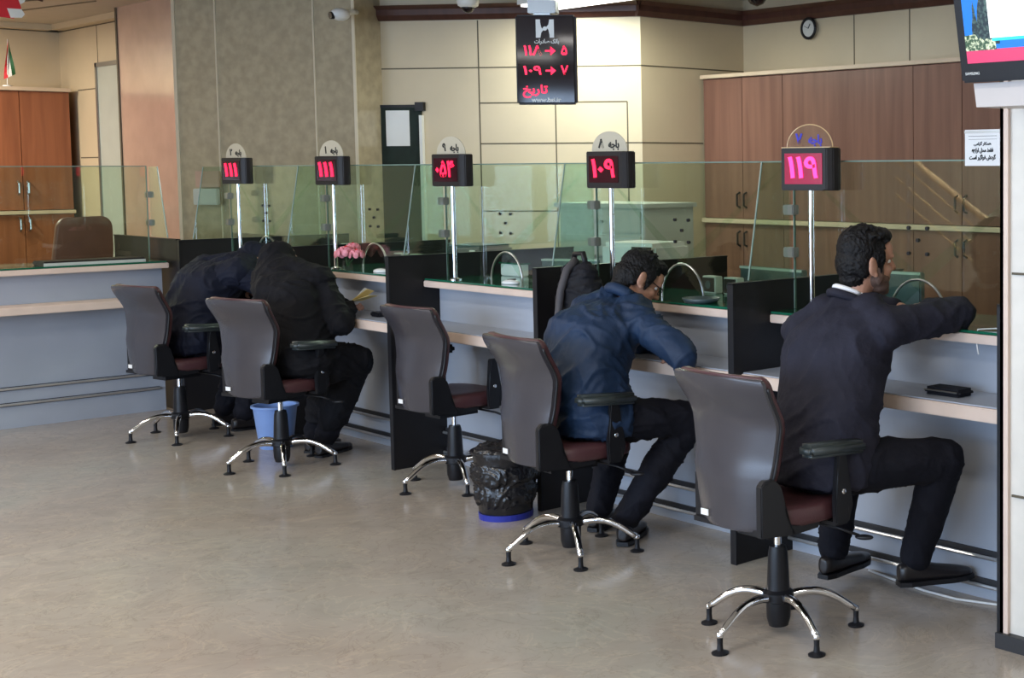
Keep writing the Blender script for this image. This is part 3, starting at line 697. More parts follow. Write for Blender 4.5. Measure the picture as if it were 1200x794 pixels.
t = thing('dome_camera', 'small dark dome camera under the cornice above the wall clock', 'security camera', (-7.93, 7.22, 2.93))
bm = newbm(); lathe(bm, [(.004, -.02), (.05, .0), (.07, .03), (.075, .06)], 24); obj('dome', bm, 'gloss', t, smooth=True)
bm = newbm(); lathe(bm, [(.082, .055), (.082, .08), (.03, .09), (.03, .17)], 24); obj('housing', bm, 'clampm', t, smooth=True)
#PART3
# ------------------------------------------------------------------ swivel chairs
def hw_round(d, r, Wd): return Wd-r+math.sqrt(max(0, r*r-(r-d)**2)) if d < r else Wd
def sheet(bm, W, prof, z0, z1, r0, r1, thick, wrap, nu=16, nv=24, puff=0):
    """curved upright slab: prof(z)->y of its rear face; closed; wrap bends the sides forward"""
    def grid(front):
        rows = []
        for j in range(nv+1):
            v = .5-.5*math.cos(PI*j/nv); z = z0+(z1-z0)*v
            w = W(z) if callable(W) else W
            w = hw_round(z1-z, r1, w) if z1-z < r1 else hw_round(z-z0, r0, w) if z-z0 < r0 else w
            row = []
            for i in range(nu+1):
                u = -math.cos(PI*i/nu)
                e = min(1, 4*min(1-abs(u), .25)) ; e2 = min(1, min(z1-z, z-z0)/.05)
                th = thick*(.35+.65*math.sqrt(max(0, 1-(1-min(e, 1))**2))*math.sqrt(max(0, 1-(1-max(0, e2))**2))) if front and puff else thick
                y = prof(z)+wrap*u*u+(th if front else 0)
                row.append(bm.verts.new((u*w, y, z)))
            rows.append(row)
        return rows
    a, b = grid(False), grid(True)
    for j in range(nv):
        for i in range(nu):
            bm.faces.new([a[j][i], a[j][i+1], a[j+1][i+1], a[j+1][i]]); bm.faces.new([b[j][i], b[j+1][i], b[j+1][i+1], b[j][i+1]])
        for q, (i,) in enumerate([(0,), (nu,)]):
            bm.faces.new([a[j][i], a[j+1][i], b[j+1][i], b[j][i]])
    for j in (0, nv):
        for i in range(nu): bm.faces.new([a[j][i], a[j][i+1], b[j][i+1], b[j][i]])
def lerp_prof(tab):
    def f(z):
        if z <= tab[0][0]: return tab[0][1]
        for (a, ya), (b, yb) in zip(tab, tab[1:]):
            if z <= b:
                t = (z-a)/(b-a); t = t*t*(3-2*t); return ya+(yb-ya)*t
        return tab[-1][1]
    return f
BP = lerp_prof([(.42, -.245), (.60, -.255), (.72, -.238), (.80, -.236), (.985, -.312)])
BW = lerp_prof([(.42, .168), (.56, .182), (.66, .205), (.84, .226), (.98, .240)])
def make_chair(label, right_pad=True, phi=-90, rz=0, loc=(0,0,0)):
    t = thing('swivel_chair', label, 'chair', loc, rz, 'swivel chairs at the counters')
    # star base
    bm = newbm(); lathe(bm, [(.036, .03), (.044, .06), (.046, .12), (.056, .125), (.057, .155), (.042, .165), (.040, .22), (.036, .30), (.030, .325), (.0, .325)][:-1], 24)
    obj('column_cover', bm, 'black', t, smooth=False); smooth_by_angle(children(t)[-1])
    bm = newbm(); tube(bm, [(0, 0, .32), (0, 0, .44)], .014, 14); obj('gas_lift', bm, 'chrome', t, smooth=False)
    leg_me = None
    for k in range(5):
        if leg_me is None:
            bm = newbm(); pts = []
            for s in range(13):
                q = s/12; pts.append((.045+.245*q, 0, .138+.022*math.sin(PI*min(1, q*1.15)*.8)-.085*q*q))
            rs = [.017-.004*(s/12) for s in range(13)]
            tube(bm, pts, rs, 12)
            ell(bm, pts[-1], .0135, seg=12, rings=8)
            lg = obj('leg', bm, 'chrome', t, smooth=True)
            bm = newbm(); lathe(bm, [(.030, .0), (.031, .006), (.012, .014), (.010, .035), (.011, .06)], 18, (.29, 0, 0)); fo = obj('foot_glide', bm, 'black', lg)
            leg_me = lg
        else:
            lg = leg_me.copy(); COL.objects.link(lg); f2 = fo.copy(); COL.objects.link(f2); f2.parent = lg
        lg.rotation_euler = (0, 0, R(phi+72*k)-rz)
    # seat and mechanism
    bm = newbm(); n = 28; 
    def ring(sc, z):
        o = []
        for k in range(n):
            a = 2*PI*k/n; cx, sy = math.cos(a), math.sin(a)
            x = math.copysign(abs(cx)**.62, cx)*.235*sc; y = math.copysign(abs(sy)**.62, sy)*.225*sc
            o.append(bm.verts.new((x, y+.01, z+(-.012*max(0, y/.225)**3))))
        return o
    rings = [ring(s, z) for s, z in [(.86, .445), (.97, .452), (1.0, .468), (1.0, .492), (.985, .508), (.93, .519), (.8, .523), (.5, .518), (.2, .514)]]
    for a, b in zip(rings, rings[1:]):
        for k in range(n): bm.faces.new([a[k], a[(k+1) % n], b[(k+1) % n], b[k]])
    bm.faces.new(rings[0][::-1]); bm.faces.new(rings[-1]); seat = obj('seat', bm, 'maroon', t, smooth=True)
    bm = newbm(); box(bm, -.19, .19, -.18, .19, .428, .446); bev(bm, .008); box(bm, -.07, .07, -.13, .10, .385, .43); obj('seat_plate', bm, 'black', t)
    bm = newbm(); tube(bm, [(.06, .06, .42), (.20, .12, .40), (.26, .16, .375)], [.006, .006, .006], 8); ell(bm, (.275, .17, .37), (.035, .016, .010), Matrix.Rotation(R(30), 3, 'Z')); obj('lever', bm, 'black', t, smooth=True)
    # backrest
    bm = newbm(); sheet(bm, BW, BP, .435, .985, .025, .022, .014, .035); sh = obj('back_shell', bm, 'shell', t); smooth_by_angle(sh, 50)
    bm = newbm(); sheet(bm, lambda z: BW(z)-.004, lambda z: BP(z)+.018, .555, .992, .03, .04, .052, .035, puff=1); obj('backrest', bm, 'maroon', t, smooth=True)
    bm = newbm(); pp = []
    for k in range(25):
        z = .58+(.955-.58)*k/24; pp.append((BW(z)+.001, BP(z)+.054, z))
    tube(bm, pp, .0055, 8); obj('piping', bm, 'piping', t, smooth=True); bm = newbm(); tube(bm, [(-p[0], p[1], p[2]) for p in pp], .0055, 8); obj('piping', bm, 'piping', t, smooth=True)
    bm = newbm(); prism(bm, [(-.272, .44), (-.12, .425), (.0, .43), (.0, .455), (-.14, .462), (-.165, .50), (-.175, .60), (-.205, .632), (-.252, .637), (-.272, .618)], .192, .222, 'X'); bev(bm, .010, 3)
    box(bm, -.2, .2, -.225, -.10, .428, .446); prism(bm, [(-.205, .44), (-.12, .425), (-.14, .50), (-.175, .60), (-.205, .60)], -.215, -.175, 'X'); obj('back_bracket', bm, 'black', t)
    bx('sticker', 'label', t, (-.135, -.095, -.2155, -.2125, .465, .487)).location = (0, -.030, 0)
    # arm rests
    for s in (-1, 1):
        a_pad = right_pad or s < 0
        bm = newbm(); x = s*.262
        prism(bm, [(.035, .44), (.10, .44), (.12, .50), (.085, .70), (.045, .70), (.03, .52)], x-.012, x+.012, 'X'); bev(bm, .005)
        box(bm, min(x, s*.15), max(x, s*.15), .04, .10, .432, .446)
        ar = obj('armrest', bm, 'black', t)
        bm = newbm(); ell(bm, (x+s*.013, .07, .555), (.004, .010, .010), seg=10, rings=6); obj('bolt', bm, 'chrome', ar)
        if a_pad:
            bm = newbm(); box(bm, x-.038, x+.038, -.11, .17, .692, .740); bev(bm, .014, 3)
            for v in bm.verts: v.co.z += .018*max(0, (v.co.y-.02)/.15)*-1+.006
            obj('arm_pad', bm, 'pad', ar, smooth=True)
    return t
CH = [((-3.70, 3.44, 0), -1, -160, 'swivel chair under the man in the charcoal suit, nearest the viewer', True),
      ((-5.18, 3.57, 0), -4, -171, 'swivel chair under the hunched man in the navy jacket', True),
      ((-6.78, 3.95, 0), 3, -163, 'empty swivel chair turned to the counter, its right arm rest without a pad', False),
      ((-7.97, 3.55, 0), 14, -166, 'swivel chair under the person in the black coat', True),
      ((-9.35, 3.53, 0), 10, -170, 'farthest swivel chair, under the person in dark navy at the end of the counters', True)]
for loc, rz, phi, lab, pad in CH: make_chair(lab, pad, phi, R(rz), loc)
# maroon staff chair beyond the left counter
t = thing('staff_chair', 'brown leather staff chair with a padded back behind the left counter', 'chair', (-12.35, 3.85, 0), R(105))
bm = newbm(); sheet(bm, lerp_prof([(.62, .20), (1.0, .235), (1.34, .215)]), lerp_prof([(.62, -.22), (1.34, -.30)]), .60, 1.34, .06, .09, .09, .03, puff=1); obj('backrest', bm, 'brownleather', t, smooth=True)
bm = newbm(); sheet(bm, .165, lerp_prof([(.62, -.13), (1.34, -.205)]), .72, 1.20, .04, .05, .03, .0, puff=1); obj('inner_cushion', bm, 'brownleather', t, smooth=True)
bm = newbm(); box(bm, -.25, .25, -.22, .25, .45, .56); bev(bm, .03, 3); obj('seat', bm, 'brownleather', t, smooth=True)
bm = newbm(); tube(bm, [(0, 0, .05), (0, 0, .45)], .03, 12); obj('column', bm, 'black', t)
for k in range(5):
    bm = newbm(); a = 2*PI*k/5; tube(bm, [(0, 0, .09), (.3*math.cos(a), .3*math.sin(a), .035)], [.03, .02], 8); ell(bm, (.3*math.cos(a), .3*math.sin(a), .028), .028, seg=10, rings=6); obj('leg', bm, 'black', t)
for s in (-1, 1):
    bm = newbm(); tube(bm, [(s*.26, -.2, .72), (s*.29, 0, .74), (s*.28, .18, .70), (s*.26, .2, .52)], .022, 10); obj('armrest', bm, 'black', t, smooth=True)

# ------------------------------------------------------------------ people
def V(*a): return Vector(a)
def frame_from(fwd, up=(0, 0, 1)):
    f = Vector(fwd).normalized(); u = Vector(up); r_ = f.cross(u).normalized(); u = r_.cross(f).normalized()
    return Matrix((r_, f, u)).transposed()        # local x right, y forward, z up
def head_fill(bm, H0, F):
    m3 = F*1.07
    def e(c, r_, rot=None): ell(bm, H0+m3@Vector(c), tuple(q*1.07 for q in r_), (F @ rot) if rot else F, seg=24, rings=16)
    def c_(a, b, r1, r2): cap(bm, H0+m3@Vector(a), H0+m3@Vector(b), r1, r2)
    e((0, -.012, .03), (.074, .094, .088)); e((0, .03, -.035), (.060, .062, .062)); e((0, .048, -.075), (.042, .040, .032))
    e((0, .062, .045), (.052, .032, .045)); e((0, .074, -.095), (.020, .018, .015))
    e((.034, .062, -.022), (.022, .022, .020)); e((-.034, .062, -.022), (.022, .022, .020))
    c_((0, .090, .022), (0, .108, -.012), .008, .0125); e((.012, .097, -.018), (.008, .010, .007)); e((-.012, .097, -.018), (.008, .010, .007))
    e((0, .086, -.048), (.022, .010, .0055)); e((0, .083, -.060), (.020, .011, .006))
    c_((-.04, .082, .030), (.04, .082, .030), .008, .008)
    for s in (-1, 1):
        rt = Matrix.Rotation(s*R(18), 3, 'Z')
        e((s*.079, -.012, -.012), (.009, .021, .033), rt); e((s*.086, -.020, .004), (.007, .016, .020), rt); e((s*.079, .0, -.038), (.008, .010, .012))
def hand_fill(bm, wrist, F, curl=.5, sgn=1):
    """F: local x = thumb side*sgn, y = along the fingers, z = back of hand"""
    def P(*a): return wrist+F@Vector(a)
    ell(bm, P(0, .045, 0), (.040, .048, .014), F, 16, 10)
    cap(bm, P(0, -.02, 0), P(0, .03, 0), .024, .024)
    for k, (x, L_) in enumerate(((.030, .072), (.011, .080), (-.009, .075), (-.028, .060))):
        x *= sgn; p = P(x, .08, 0); a = 0; q = p
        for j, f in enumerate((.45, .32, .23)):
            a += curl*(.5+.3*j); q2 = q+F@Vector((x*.05, math.cos(a), -math.sin(a)))*L_*f
            cap(bm, q, q2, .0088-.0008*j, .0082-.0008*j); q = q2
    q = P(.034*sgn, .02, -.004); q2 = P(.056*sgn, .052, -.016); cap(bm, q, q2, .012, .0105); cap(bm, q2, P(.058*sgn, .080, -.024), .0100, .0085)
def person(name, label, J, cloth, wr=.006, female=False, coat=None, seed=0, G=.03, LG=.026, beard=False):
    t = thing(name, label, 'person', (J['pel'][0], J['pel'][1], 0))
    inv = Matrix.Translation(-Vector((J['pel'][0], J['pel'][1], 0)))
    shr, shl = V(*J['shR']), V(*J['shL']); pel, lum, che, nk, hd = [V(*J[k]) for k in ('pel', 'lum', 'che', 'nk', 'head')]
    hs = V(*J.get('hipside', (1, 0, 0))).normalized(); ss = (shr-shl).normalized()
    HF = frame_from(J['face'], J.get('headup', (0, 0, 1)))
    hipR, hipL = pel+hs*.085, pel-hs*.085
    def torso(bm, g, hem=0, sw=1.0):
        up = (che-lum).normalized(); f0 = V(-hs.y, hs.x, 0); f1 = ss.cross(up)*-1
        if f1.dot(f0) < 0: f1 = -f1
        mid = (hs+ss).normalized(); fm = (f0+f1).normalized(); shm = (shr+shl)/2; sw2 = (shr-shl).length/2
        secs = [(pel+V(0, 0, -.07), hs, .145+g, f0, .10+g), (pel, hs, .175+g, f0, .125+g), (pel.lerp(lum, .5), hs, .165+g, f0, .118+g), (lum, mid, .155+g, fm, .11+g),
                (lum.lerp(che, .55), mid, .165+g, fm, .115+g), (che, ss, .175*sw+g, f1, .118+g), (che.lerp(shm, .6), ss, .165*sw+g, f1, .10+g), (shm+V(0, 0, .015), ss, sw2*.72+g*.5, f1, .075+g*.7),
                (shm.lerp(nk, .5)+V(0, 0, .01), ss, .085+g*.5, f1, .06+g*.5), (nk, ss, .055+g*.3, f1, .055+g*.3)]
        loft(bm, secs, 28)
        cap(bm, shr.lerp(shl, .06)+V(0, 0, -.01), shr.lerp(nk, .55), .056+g*.7, .055+g*.6); cap(bm, shl.lerp(shr, .06)+V(0, 0, -.01), shl.lerp(nk, .55), .056+g*.7, .055+g*.6)
        cap(bm, shr.lerp(shl, .12)+V(0, 0, -.02), che+ss*.06, .06+g*.6, .10+g*.4); cap(bm, shl.lerp(shr, .12)+V(0, 0, -.02), che-ss*.06, .06+g*.6, .10+g*.4)
    def arms(bm, g, full=True):
        for s in 'RL':
            sh, el, wr_ = V(*J['sh'+s]), V(*J['el'+s]), V(*J['wr'+s])
            cap(bm, sh, el, .050+g, .040+g); cap(bm, el, wr_ if full else el.lerp(wr_, .95), .040+g, (.026+g*.8))
    def legs(bm, g, ank=True):
        for s, h in (('R', hipR), ('L', hipL)):
            kn, an = V(*J['kn'+s]), V(*J['an'+s])
            cap(bm, h, kn, .085+g, .056+g); cap(bm, kn, kn.lerp(an, .35), .056+g, .053+g); cap(bm, kn.lerp(an, .35), an, .053+g, .036+g*(1.1 if ank else 1))
    def body(bm):
        torso(bm, -.012); arms(bm, -.006); legs(bm, -.006)
        cap(bm, nk+V(0, 0, -.03), hd+HF@V(0, -.02, -.05), .058, .054); head_fill(bm, hd, HF)
        for s, sg in (('R', 1), ('L', -1)):
            w = V(*J['wr'+s]); d = J.get('hd'+s)
            y = V(*(d[0] if d else (w-V(*J['el'+s])))).normalized(); z = V(*(d[1] if d else (0, 0, 1))); x = y.cross(z).normalized(); z = x.cross(y)
            hand_fill(bm, w, Matrix((x, y, z)).transposed(), J.get('curl', .45), -sg)
    def fin(o):
        o.data.transform(inv); return o
    fin(blob('body', body, 'skin', t, voxel=.0055, smooth=2))
    def trs(bm): legs(bm, LG); loft(bm, [(pel+V(0, 0, -.085), hs, .15, V(-hs.y, hs.x, 0), .11), (pel, hs, .18, V(-hs.y, hs.x, 0), .135), (pel.lerp(lum, .5), hs, .17, V(-hs.y, hs.x, 0), .125)])
    fin(blob('trousers', trs, 'trousers', t, voxel=.010, smooth=5, wrinkle=wr*.8, wscale=8, seed=seed))
    def jac(bm):
        torso(bm, G); arms(bm, G*.55, False)
        f0 = V(-hs.y, hs.x, 0); loft(bm, [(pel+V(0, 0, -.06)-f0*.02, hs, .19+G*.4, f0, .14+G*.3), (pel+V(0, 0, .03), hs, .19+G*.6, f0, .145+G*.4), (pel.lerp(lum, .6), hs, .18+G*.6, f0, .135+G*.4)])
        if coat: coat(bm, hipR, hipL, J)
    fin(blob('jacket' if not coat else 'coat', jac, cloth, t, voxel=.010, smooth=6, wrinkle=wr, wscale=7, seed=seed+3))
    for s in 'RL':
        an, d = V(*J['an'+s]), V(*J['ft'+s]); dn = (d-an); K = 1.16
        fwd = J.get('fd'+s); fwd = V(*fwd).normalized() if fwd else V(dn.x, dn.y, 0).normalized()
        FF = frame_from(fwd); base = an+FF@V(0, 0, -.078)
        def sh_(bm):
            def P(*a): return base+FF@V(*a)*K
            loft(bm, [(P(0, -.065, .012), FF@V(1, 0, 0), .022, FF@V(0, 0, 1), .03), (P(0, -.05, .014), FF@V(1, 0, 0), .034, FF@V(0, 0, 1), .036), (P(0, 0, .014), FF@V(1, 0, 0), .038, FF@V(0, 0, 1), .042), (P(0, .08, .002), FF@V(1, 0, 0), .042, FF@V(0, 0, 1), .030), (P(0, .14, -.004), FF@V(1, 0, 0), .046, FF@V(0, 0, 1), .024), (P(0, .19, -.008), FF@V(1, 0, 0), .034, FF@V(0, 0, 1), .016), (P(0, .205, -.01), FF@V(1, 0, 0), .015, FF@V(0, 0, 1), .010)], 20)
            cap(bm, P(0, -.01, .03), an+FF@V(0, -.005, .01), .038, .036)
        so = fin(blob('shoe', sh_, 'shoe', t, voxel=.006, smooth=3))
        bm = newbm(); pts = [(-.022, -.065), (-.036, -.03), (-.036, .03), (-.046, .12), (-.04, .17), (-.018, .208), (.018, .208), (.04, .17), (.046, .12), (.036, .03), (.036, -.03), (.022, -.065)]
        mm = Matrix.Translation(base) @ FF.to_4x4() @ Matrix.Scale(K, 4); prism(bm, pts, -.032, -.016, 'Z', mm); sl = obj('sole', bm, 'black', so); fin(sl)
    for s in (-1, 1):
        bm = newbm(); ell(bm, hd+HF@V(s*.033, .0768, .012), .0085, seg=12, rings=8); ey = obj('eye', bm, 'eyew', t, smooth=True); fin(ey)
        bm = newbm(); ell(bm, hd+HF@V(s*.033, .0832, .012), .0036, seg=10, rings=6); pu = obj('pupil', bm, 'hair', ey, smooth=True); fin(pu)
    if not female:
        def hr(bm):
            def e(c, r_): ell(bm, hd+HF@V(*c)*1.07, tuple(q*1.07 for q in r_), HF, 24, 16)
            e((0, -.024, .052), (.082, .092, .082)); e((0, -.056, .0), (.070, .060, .078)); e((.0, -.052, -.055), (.056, .048, .040)); e((0, .035, .098), (.058, .052, .034))
            for s in (-1, 1): e((s*.072, .012, .025), (.011, .028, .040)); e((s*.066, -.04, .0), (.014, .032, .055)); e((s*.070, .022, -.01), (.008, .010, .03))
            rn = random.Random(seed+5)
            for k in range(60):
                a, b = rn.uniform(0, 2*PI), rn.uniform(.05, 1.3)
                d = V(math.cos(a)*math.sin(b), math.sin(a)*math.sin(b), math.cos(b)); p = V(d.x*.084, d.y*.094-.024, d.z*.086+.056)
                q = p+V(rn.uniform(-.02, .02), rn.uniform(-.005, .025), .004)
                cap(bm, hd+HF@p, hd+HF@q, .009, .005)
        fin(blob('hair', hr, 'hair', t, voxel=.0045, smooth=2, wrinkle=.003, wscale=40, seed=seed))
        def br(bm):
            def e(c, r_): ell(bm, hd+HF@V(*c)*1.07, tuple(q*1.07 for q in r_), HF, 20, 12)
            e((0, .031, -.050), (.0625, .058, .044)); e((0, .050, -.077), (.045, .042, .034)); e((0, .075, -.096), (.023, .020, .018)); e((0, .088, -.044), (.024, .008, .004))
            for s in (-1, 1): e((s*.0655, .020, -.03), (.010, .020, .045))
        if beard: fin(blob('beard', br, 'stubble', t, voxel=.0045, smooth=1))
    return t, fin, HF
# man in the charcoal suit
J1 = dict(pel=(-3.64, 3.62, .605), lum=(-3.65, 3.65, .80), che=(-3.69, 3.74, .985), shR=(-3.49, 3.815, 1.105), shL=(-3.88, 3.74, 1.07), nk=(-3.71, 3.84, 1.185), head=(-3.67, 3.89, 1.335), face=(.35, .94, -.08),
 hipside=(1, -.1, 0), elR=(-3.43, 4.155, 1.135), wrR=(-3.60, 4.165, 1.145), elL=(-4.00, 4.14, 1.13), wrL=(-3.80, 4.20, 1.13), hdR=((-1, .15, 0), (0, 0, 1)), hdL=((1, -.1, .0), (0, 0, 1)),
 knR=(-3.37, 3.99, .600), anR=(-3.53, 4.01, .20), ftR=(-3.44, 4.2, .12), knL=(-3.86, 3.96, .56), anL=(-3.93, 3.96, .17), ftL=(-3.96, 4.15, .1))
p1, fin1, HF1 = person('person', 'man in a charcoal suit and white collar leaning on the counter under the 119 display', J1, 'suit', wr=.007, seed=1, G=.045, beard=True)
def collar(bm):
    c = V(*J1['nk'])+V(.0, .005, .035); a = frame_from((.25, .97, .0))
    pts = [c+a@V(.062*math.cos(q), .062*math.sin(q), -.028*math.sin(q)) for q in [k*2*PI/24 for k in range(25)]]
    tube(bm, pts, .011, 8)
bm = newbm(); collar(bm); o = obj('shirt_collar', bm, 'shirt', p1, smooth=True); fin1(o)
def jcol(bm):
    c = V(*J1['nk'])+V(.0, .0, .008); a = frame_from((.25, .97, .0))
    tube(bm, [c+a@V(.078*math.cos(q), .075*math.sin(q), -.035*math.sin(q)) for q in [k*2*PI/24 for k in range(25)]], .017, 10)
bm = newbm(); jcol(bm); o = obj('jacket_collar', bm, 'suit', p1, smooth=True); fin1(o)
# hunched man in navy
J2 = dict(pel=(-5.12, 3.66, .60), lum=(-5.16, 3.64, .79), che=(-5.20, 3.72, .96), shR=(-4.99, 3.83, 1.02), shL=(-5.36, 3.80, 1.05), nk=(-5.19, 3.90, 1.09), head=(-5.205, 3.985, 1.18), face=(.30, .72, -.62), headup=(0, .5, .8),
 hipside=(1, -.1, 0), elR=(-4.74, 3.86, .885), wrR=(-4.93, 3.985, .865), elL=(-5.42, 4.03, .88), wrL=(-5.26, 4.12, .86), hdR=((-.85, .35, -.1), (0.1, -.3, 1)), hdL=((1, .1, 0), (0, 0, 1)), curl=.6,
 knR=(-4.90, 4.03, .575), anR=(-5.12, 3.83, .12), ftR=(-5.0, 4.0, .05), knL=(-5.35, 3.99, .57), anL=(-5.42, 3.90, .12), ftL=(-5.4, 4.1, .05), fdR=(-.6, .8, 0), fdL=(-.4, .9, 0))
p2, fin2, HF2 = person('person', 'hunched man in a navy blue jacket with glasses, head bowed over the writing ledge', J2, 'navy', wr=.011, seed=11, G=.05)
bm = newbm(); hd2 = V(*J2['head'])
for s in (-1, 1):
    tube(bm, [hd2+HF2@V(s*.036+.024*math.cos(q), .104, .010+.018*math.sin(q)) for q in [k*PI/8 for k in range(17)]], .0022, 6)
    tube(bm, [hd2+HF2@V(s*.06, .102, .014), hd2+HF2@V(s*.080, .03, .012), hd2+HF2@V(s*.082, -.015, .006)], .0024, 6)
o = obj('glasses', bm, 'black', p2); fin2(o)
bm = newbm(); c = V(*J2['nk']); a = frame_from(J2['face'], J2['headup']); tube(bm, [c+a@V(.080*math.cos(q), -.02+.075*math.sin(q), .012) for q in [k*2*PI/24 for k in range(25)]], .027, 10); o = obj('jacket_collar', bm, 'navy', p2, smooth=True); fin2(o)
# woman in black
def skirt(bm, hr_, hl_, J):
    for s, h in (('R', hr_), ('L', hl_)):
        kn, an = V(*J['kn'+s]), V(*J['an'+s]); cap(bm, h, kn, .125, .10); cap(bm, kn, kn.lerp(an, .75), .10, .085)
    a, b = V(*J['knR']), V(*J['knL']); cap(bm, a, b, .10, .10); cap(bm, a.lerp(V(*J['anR']), .6), b.lerp(V(*J['anL']), .6), .085, .085); cap(bm, hr_.lerp(V(*J['knR']), .5), hl_.lerp(V(*J['knL']), .5), .12, .12)
J3 = dict(pel=(-7.93, 3.66, .605), lum=(-8.02, 3.68, .79), che=(-8.14, 3.71, .95), shR=(-8.06, 3.84, 1.04), shL=(-8.38, 3.69, 1.04), nk=(-8.32, 3.77, 1.07), head=(-8.44, 3.78, 1.135), face=(-.2, .8, -.5), headup=(0, .4, .9),
 hipside=(1, .0, 0), elR=(-7.83, 3.86, .80), wrR=(-8.02, 3.99, .875), elL=(-8.38, 3.95, .86), wrL=(-8.17, 4.05, .88), hdR=((-.5, .8, .1), (0, 0, 1)), hdL=((.9, .2, .1), (0, 0, 1)), curl=.5,
 knR=(-7.88, 3.96, .57), anR=(-8.08, 3.86, .11), ftR=(-8.04, 4.05, .05), knL=(-8.14, 3.97, .56), anL=(-8.26, 3.88, .11), ftL=(-8.24, 4.08, .05), fdR=(-.5, .85, 0), fdL=(-.5, .85, 0))
p3, fin3, HF3 = person('person', 'person in a black coat and head covering holding folded yellow papers over the ledge', J3, 'blackcloth', wr=.010, female=True, coat=skirt, seed=21, G=.055)
def scarf(J, HF):
    def f(bm):
        hd = V(*J['head']); nk = V(*J['nk'])
        ell(bm, hd+HF@V(0, -.022, .022), (.092, .112, .108), HF, 24, 16); ell(bm, hd+HF@V(0, -.03, -.06), (.082, .085, .07), HF, 24, 16)
        cap(bm, hd+HF@V(0, -.02, -.0), nk+V(0, -.03, -.02), .098, .13)
        for q in ('shR', 'shL'): cap(bm, hd+HF@V(0, -.03, -.02), V(*J[q]), .085, .095); cap(bm, V(*J[q]), V(*J[q]).lerp(V(*J['che']), .6)+V(0, -.03, 0), .10, .11)
        cap(bm, nk, V(*J['che'])+V(0, -.06, .0), .12, .12)
    return f
fin3(blob('headscarf', scarf(J3, HF3), 'blackcloth', p3, voxel=.008, smooth=6, wrinkle=.006, wscale=10, seed=4))
# person in dark navy, farthest
J4 = dict(pel=(-9.38, 3.62, .605), lum=(-9.42, 3.66, .79), che=(-9.44, 3.76, .96), shR=(-9.22, 3.86, 1.04), shL=(-9.62, 3.82, 1.04), nk=(-9.38, 3.94, 1.05), head=(-9.36, 4.04, 1.09), face=(.15, .75, -.6), headup=(0, .5, .8),
 hipside=(1, 0, 0), elR=(-9.10, 4.03, .90), wrR=(-9.28, 4.08, .875), elL=(-9.74, 3.98, .90), wrL=(-9.55, 4.08, .875), hdR=((-.9, .2, 0), (0, 0, 1)), hdL=((.9, .1, 0), (0, 0, 1)),
 knR=(-9.22, 4.03, .57), anR=(-9.3, 3.9, .11), ftR=(-9.3, 4.1, .05), knL=(-9.55, 4.02, .56), anL=(-9.6, 3.9, .11), ftL=(-9.6, 4.1, .05))
p4, fin4, HF4 = person('person', 'person in dark navy bending over the farthest counter, back to the viewer', J4, 'dnavy', wr=.011, seed=31, female=True, G=.055)
fin4(blob('headscarf', scarf(J4, HF4), 'dnavy', p4, voxel=.008, smooth=6, wrinkle=.006, wscale=10, seed=6))

# ------------------------------------------------------------------ things on and under the counters
# folded papers in the hand
t = thing('folded_paper', 'folded yellowish papers held above the ledge by the person in black', 'paper', (-8.04, 4.03, .905))
for k, (m, a, dx) in enumerate((('yellow', 18, 0), ('yellow', 38, .01), ('paper', 52, .02))):
    bm = newbm(); mm = Matrix.Translation((dx, .0, .0)) @ Matrix.Rotation(R(-a), 4, 'Y') @ Matrix.Rotation(R(25), 4, 'Z'); box(bm, -.02, .16-.02*k, -.035+.01*k, .035, -.001, .001, mm); obj('sheet', bm, m, t)
t = thing('dark_wallet', 'small black wallet on the ledge beside the papers of the person in black', 'wallet', (-7.84, 4.10, .829)); bx('cover', 'black', t, (-.05, .05, -.035, .035, 0, .028), .006)
t = thing('clutch_bag', 'flat black bag lying on the ledge right of the man in the charcoal suit', 'bag', (-3.42, 4.08, .829))
bm = newbm(); box(bm, -.09, .09, -.05, .05, 0, .03); bev(bm, .012, 3); obj('body', bm, 'backpack', t); bm = newbm(); tube(bm, [(-.08, -.052, .02), (.08, -.052, .02)], .003, 6); obj('zip', bm, 'steel', t)
t = thing('backpack', 'black backpack with a grey strap standing on the ledge behind the hunched man', 'backpack', (-5.71, 4.02, .829))
def bpk(bm): ell(bm, (0, 0, .20), (.15, .10, .22)); ell(bm, (0, -.02, .10), (.155, .11, .12)); cap(bm, (-.05, 0, .36), (.05, 0, .36), .06, .06)
blob('body', bpk, 'backpack', t, voxel=.008, smooth=5, wrinkle=.008, wscale=14)
bm = newbm(); tube(bm, [(-.05, 0, .40), (-.04, 0, .455), (.03, 0, .46), (.05, 0, .40)], .014, 8); obj('handle', bm, 'black', t, smooth=True)
bm = newbm(); 
for s in range(10):
    pass
tube(bm, [(.0, -.02, .43), (.0, -.075, .38), (.0, -.112, .28), (.0, -.13, .15), (0, -.12, .03)], .020, 6); obj('strap', bm, 'strap', t, smooth=True)
def bin_(name, label, x, y, r0_, r1_, h, m, band=None):
    t = thing(name, label, 'bin', (x, y, 0))
    bm = newbm(); lathe(bm, [(r0_*.96, .0), (r0_, .006), (r1_, h), (r1_+.012, h+.002), (r1_+.012, h+.014), (r1_-.004, h+.014), (r0_-.006, .015)], 32); obj('body', bm, m, t); smooth_by_angle(children(t)[0])
    return t
bin_('waste_bin', 'light blue plastic waste bin beside the swivel chair of the person in black', -8.56, 3.78, .095, .125, .25, 'bluebin')
t = bin_('waste_bin', 'black-lined waste bin with a blue base band under the counter beside the hunched man', -5.98, 3.75, .125, .152, .32, 'bag')
bm = newbm(); lathe(bm, [(.128, 0), (.131, .03), (.127, .03)], 32); obj('base_band', bm, 'blueband', t)
def linr(bm): ell(bm, (0, 0, .23), (.165, .165, .11)); ell(bm, (0, 0, .13), (.15, .15, .12)); ell(bm, (0, 0, .33), (.15, .15, .035))
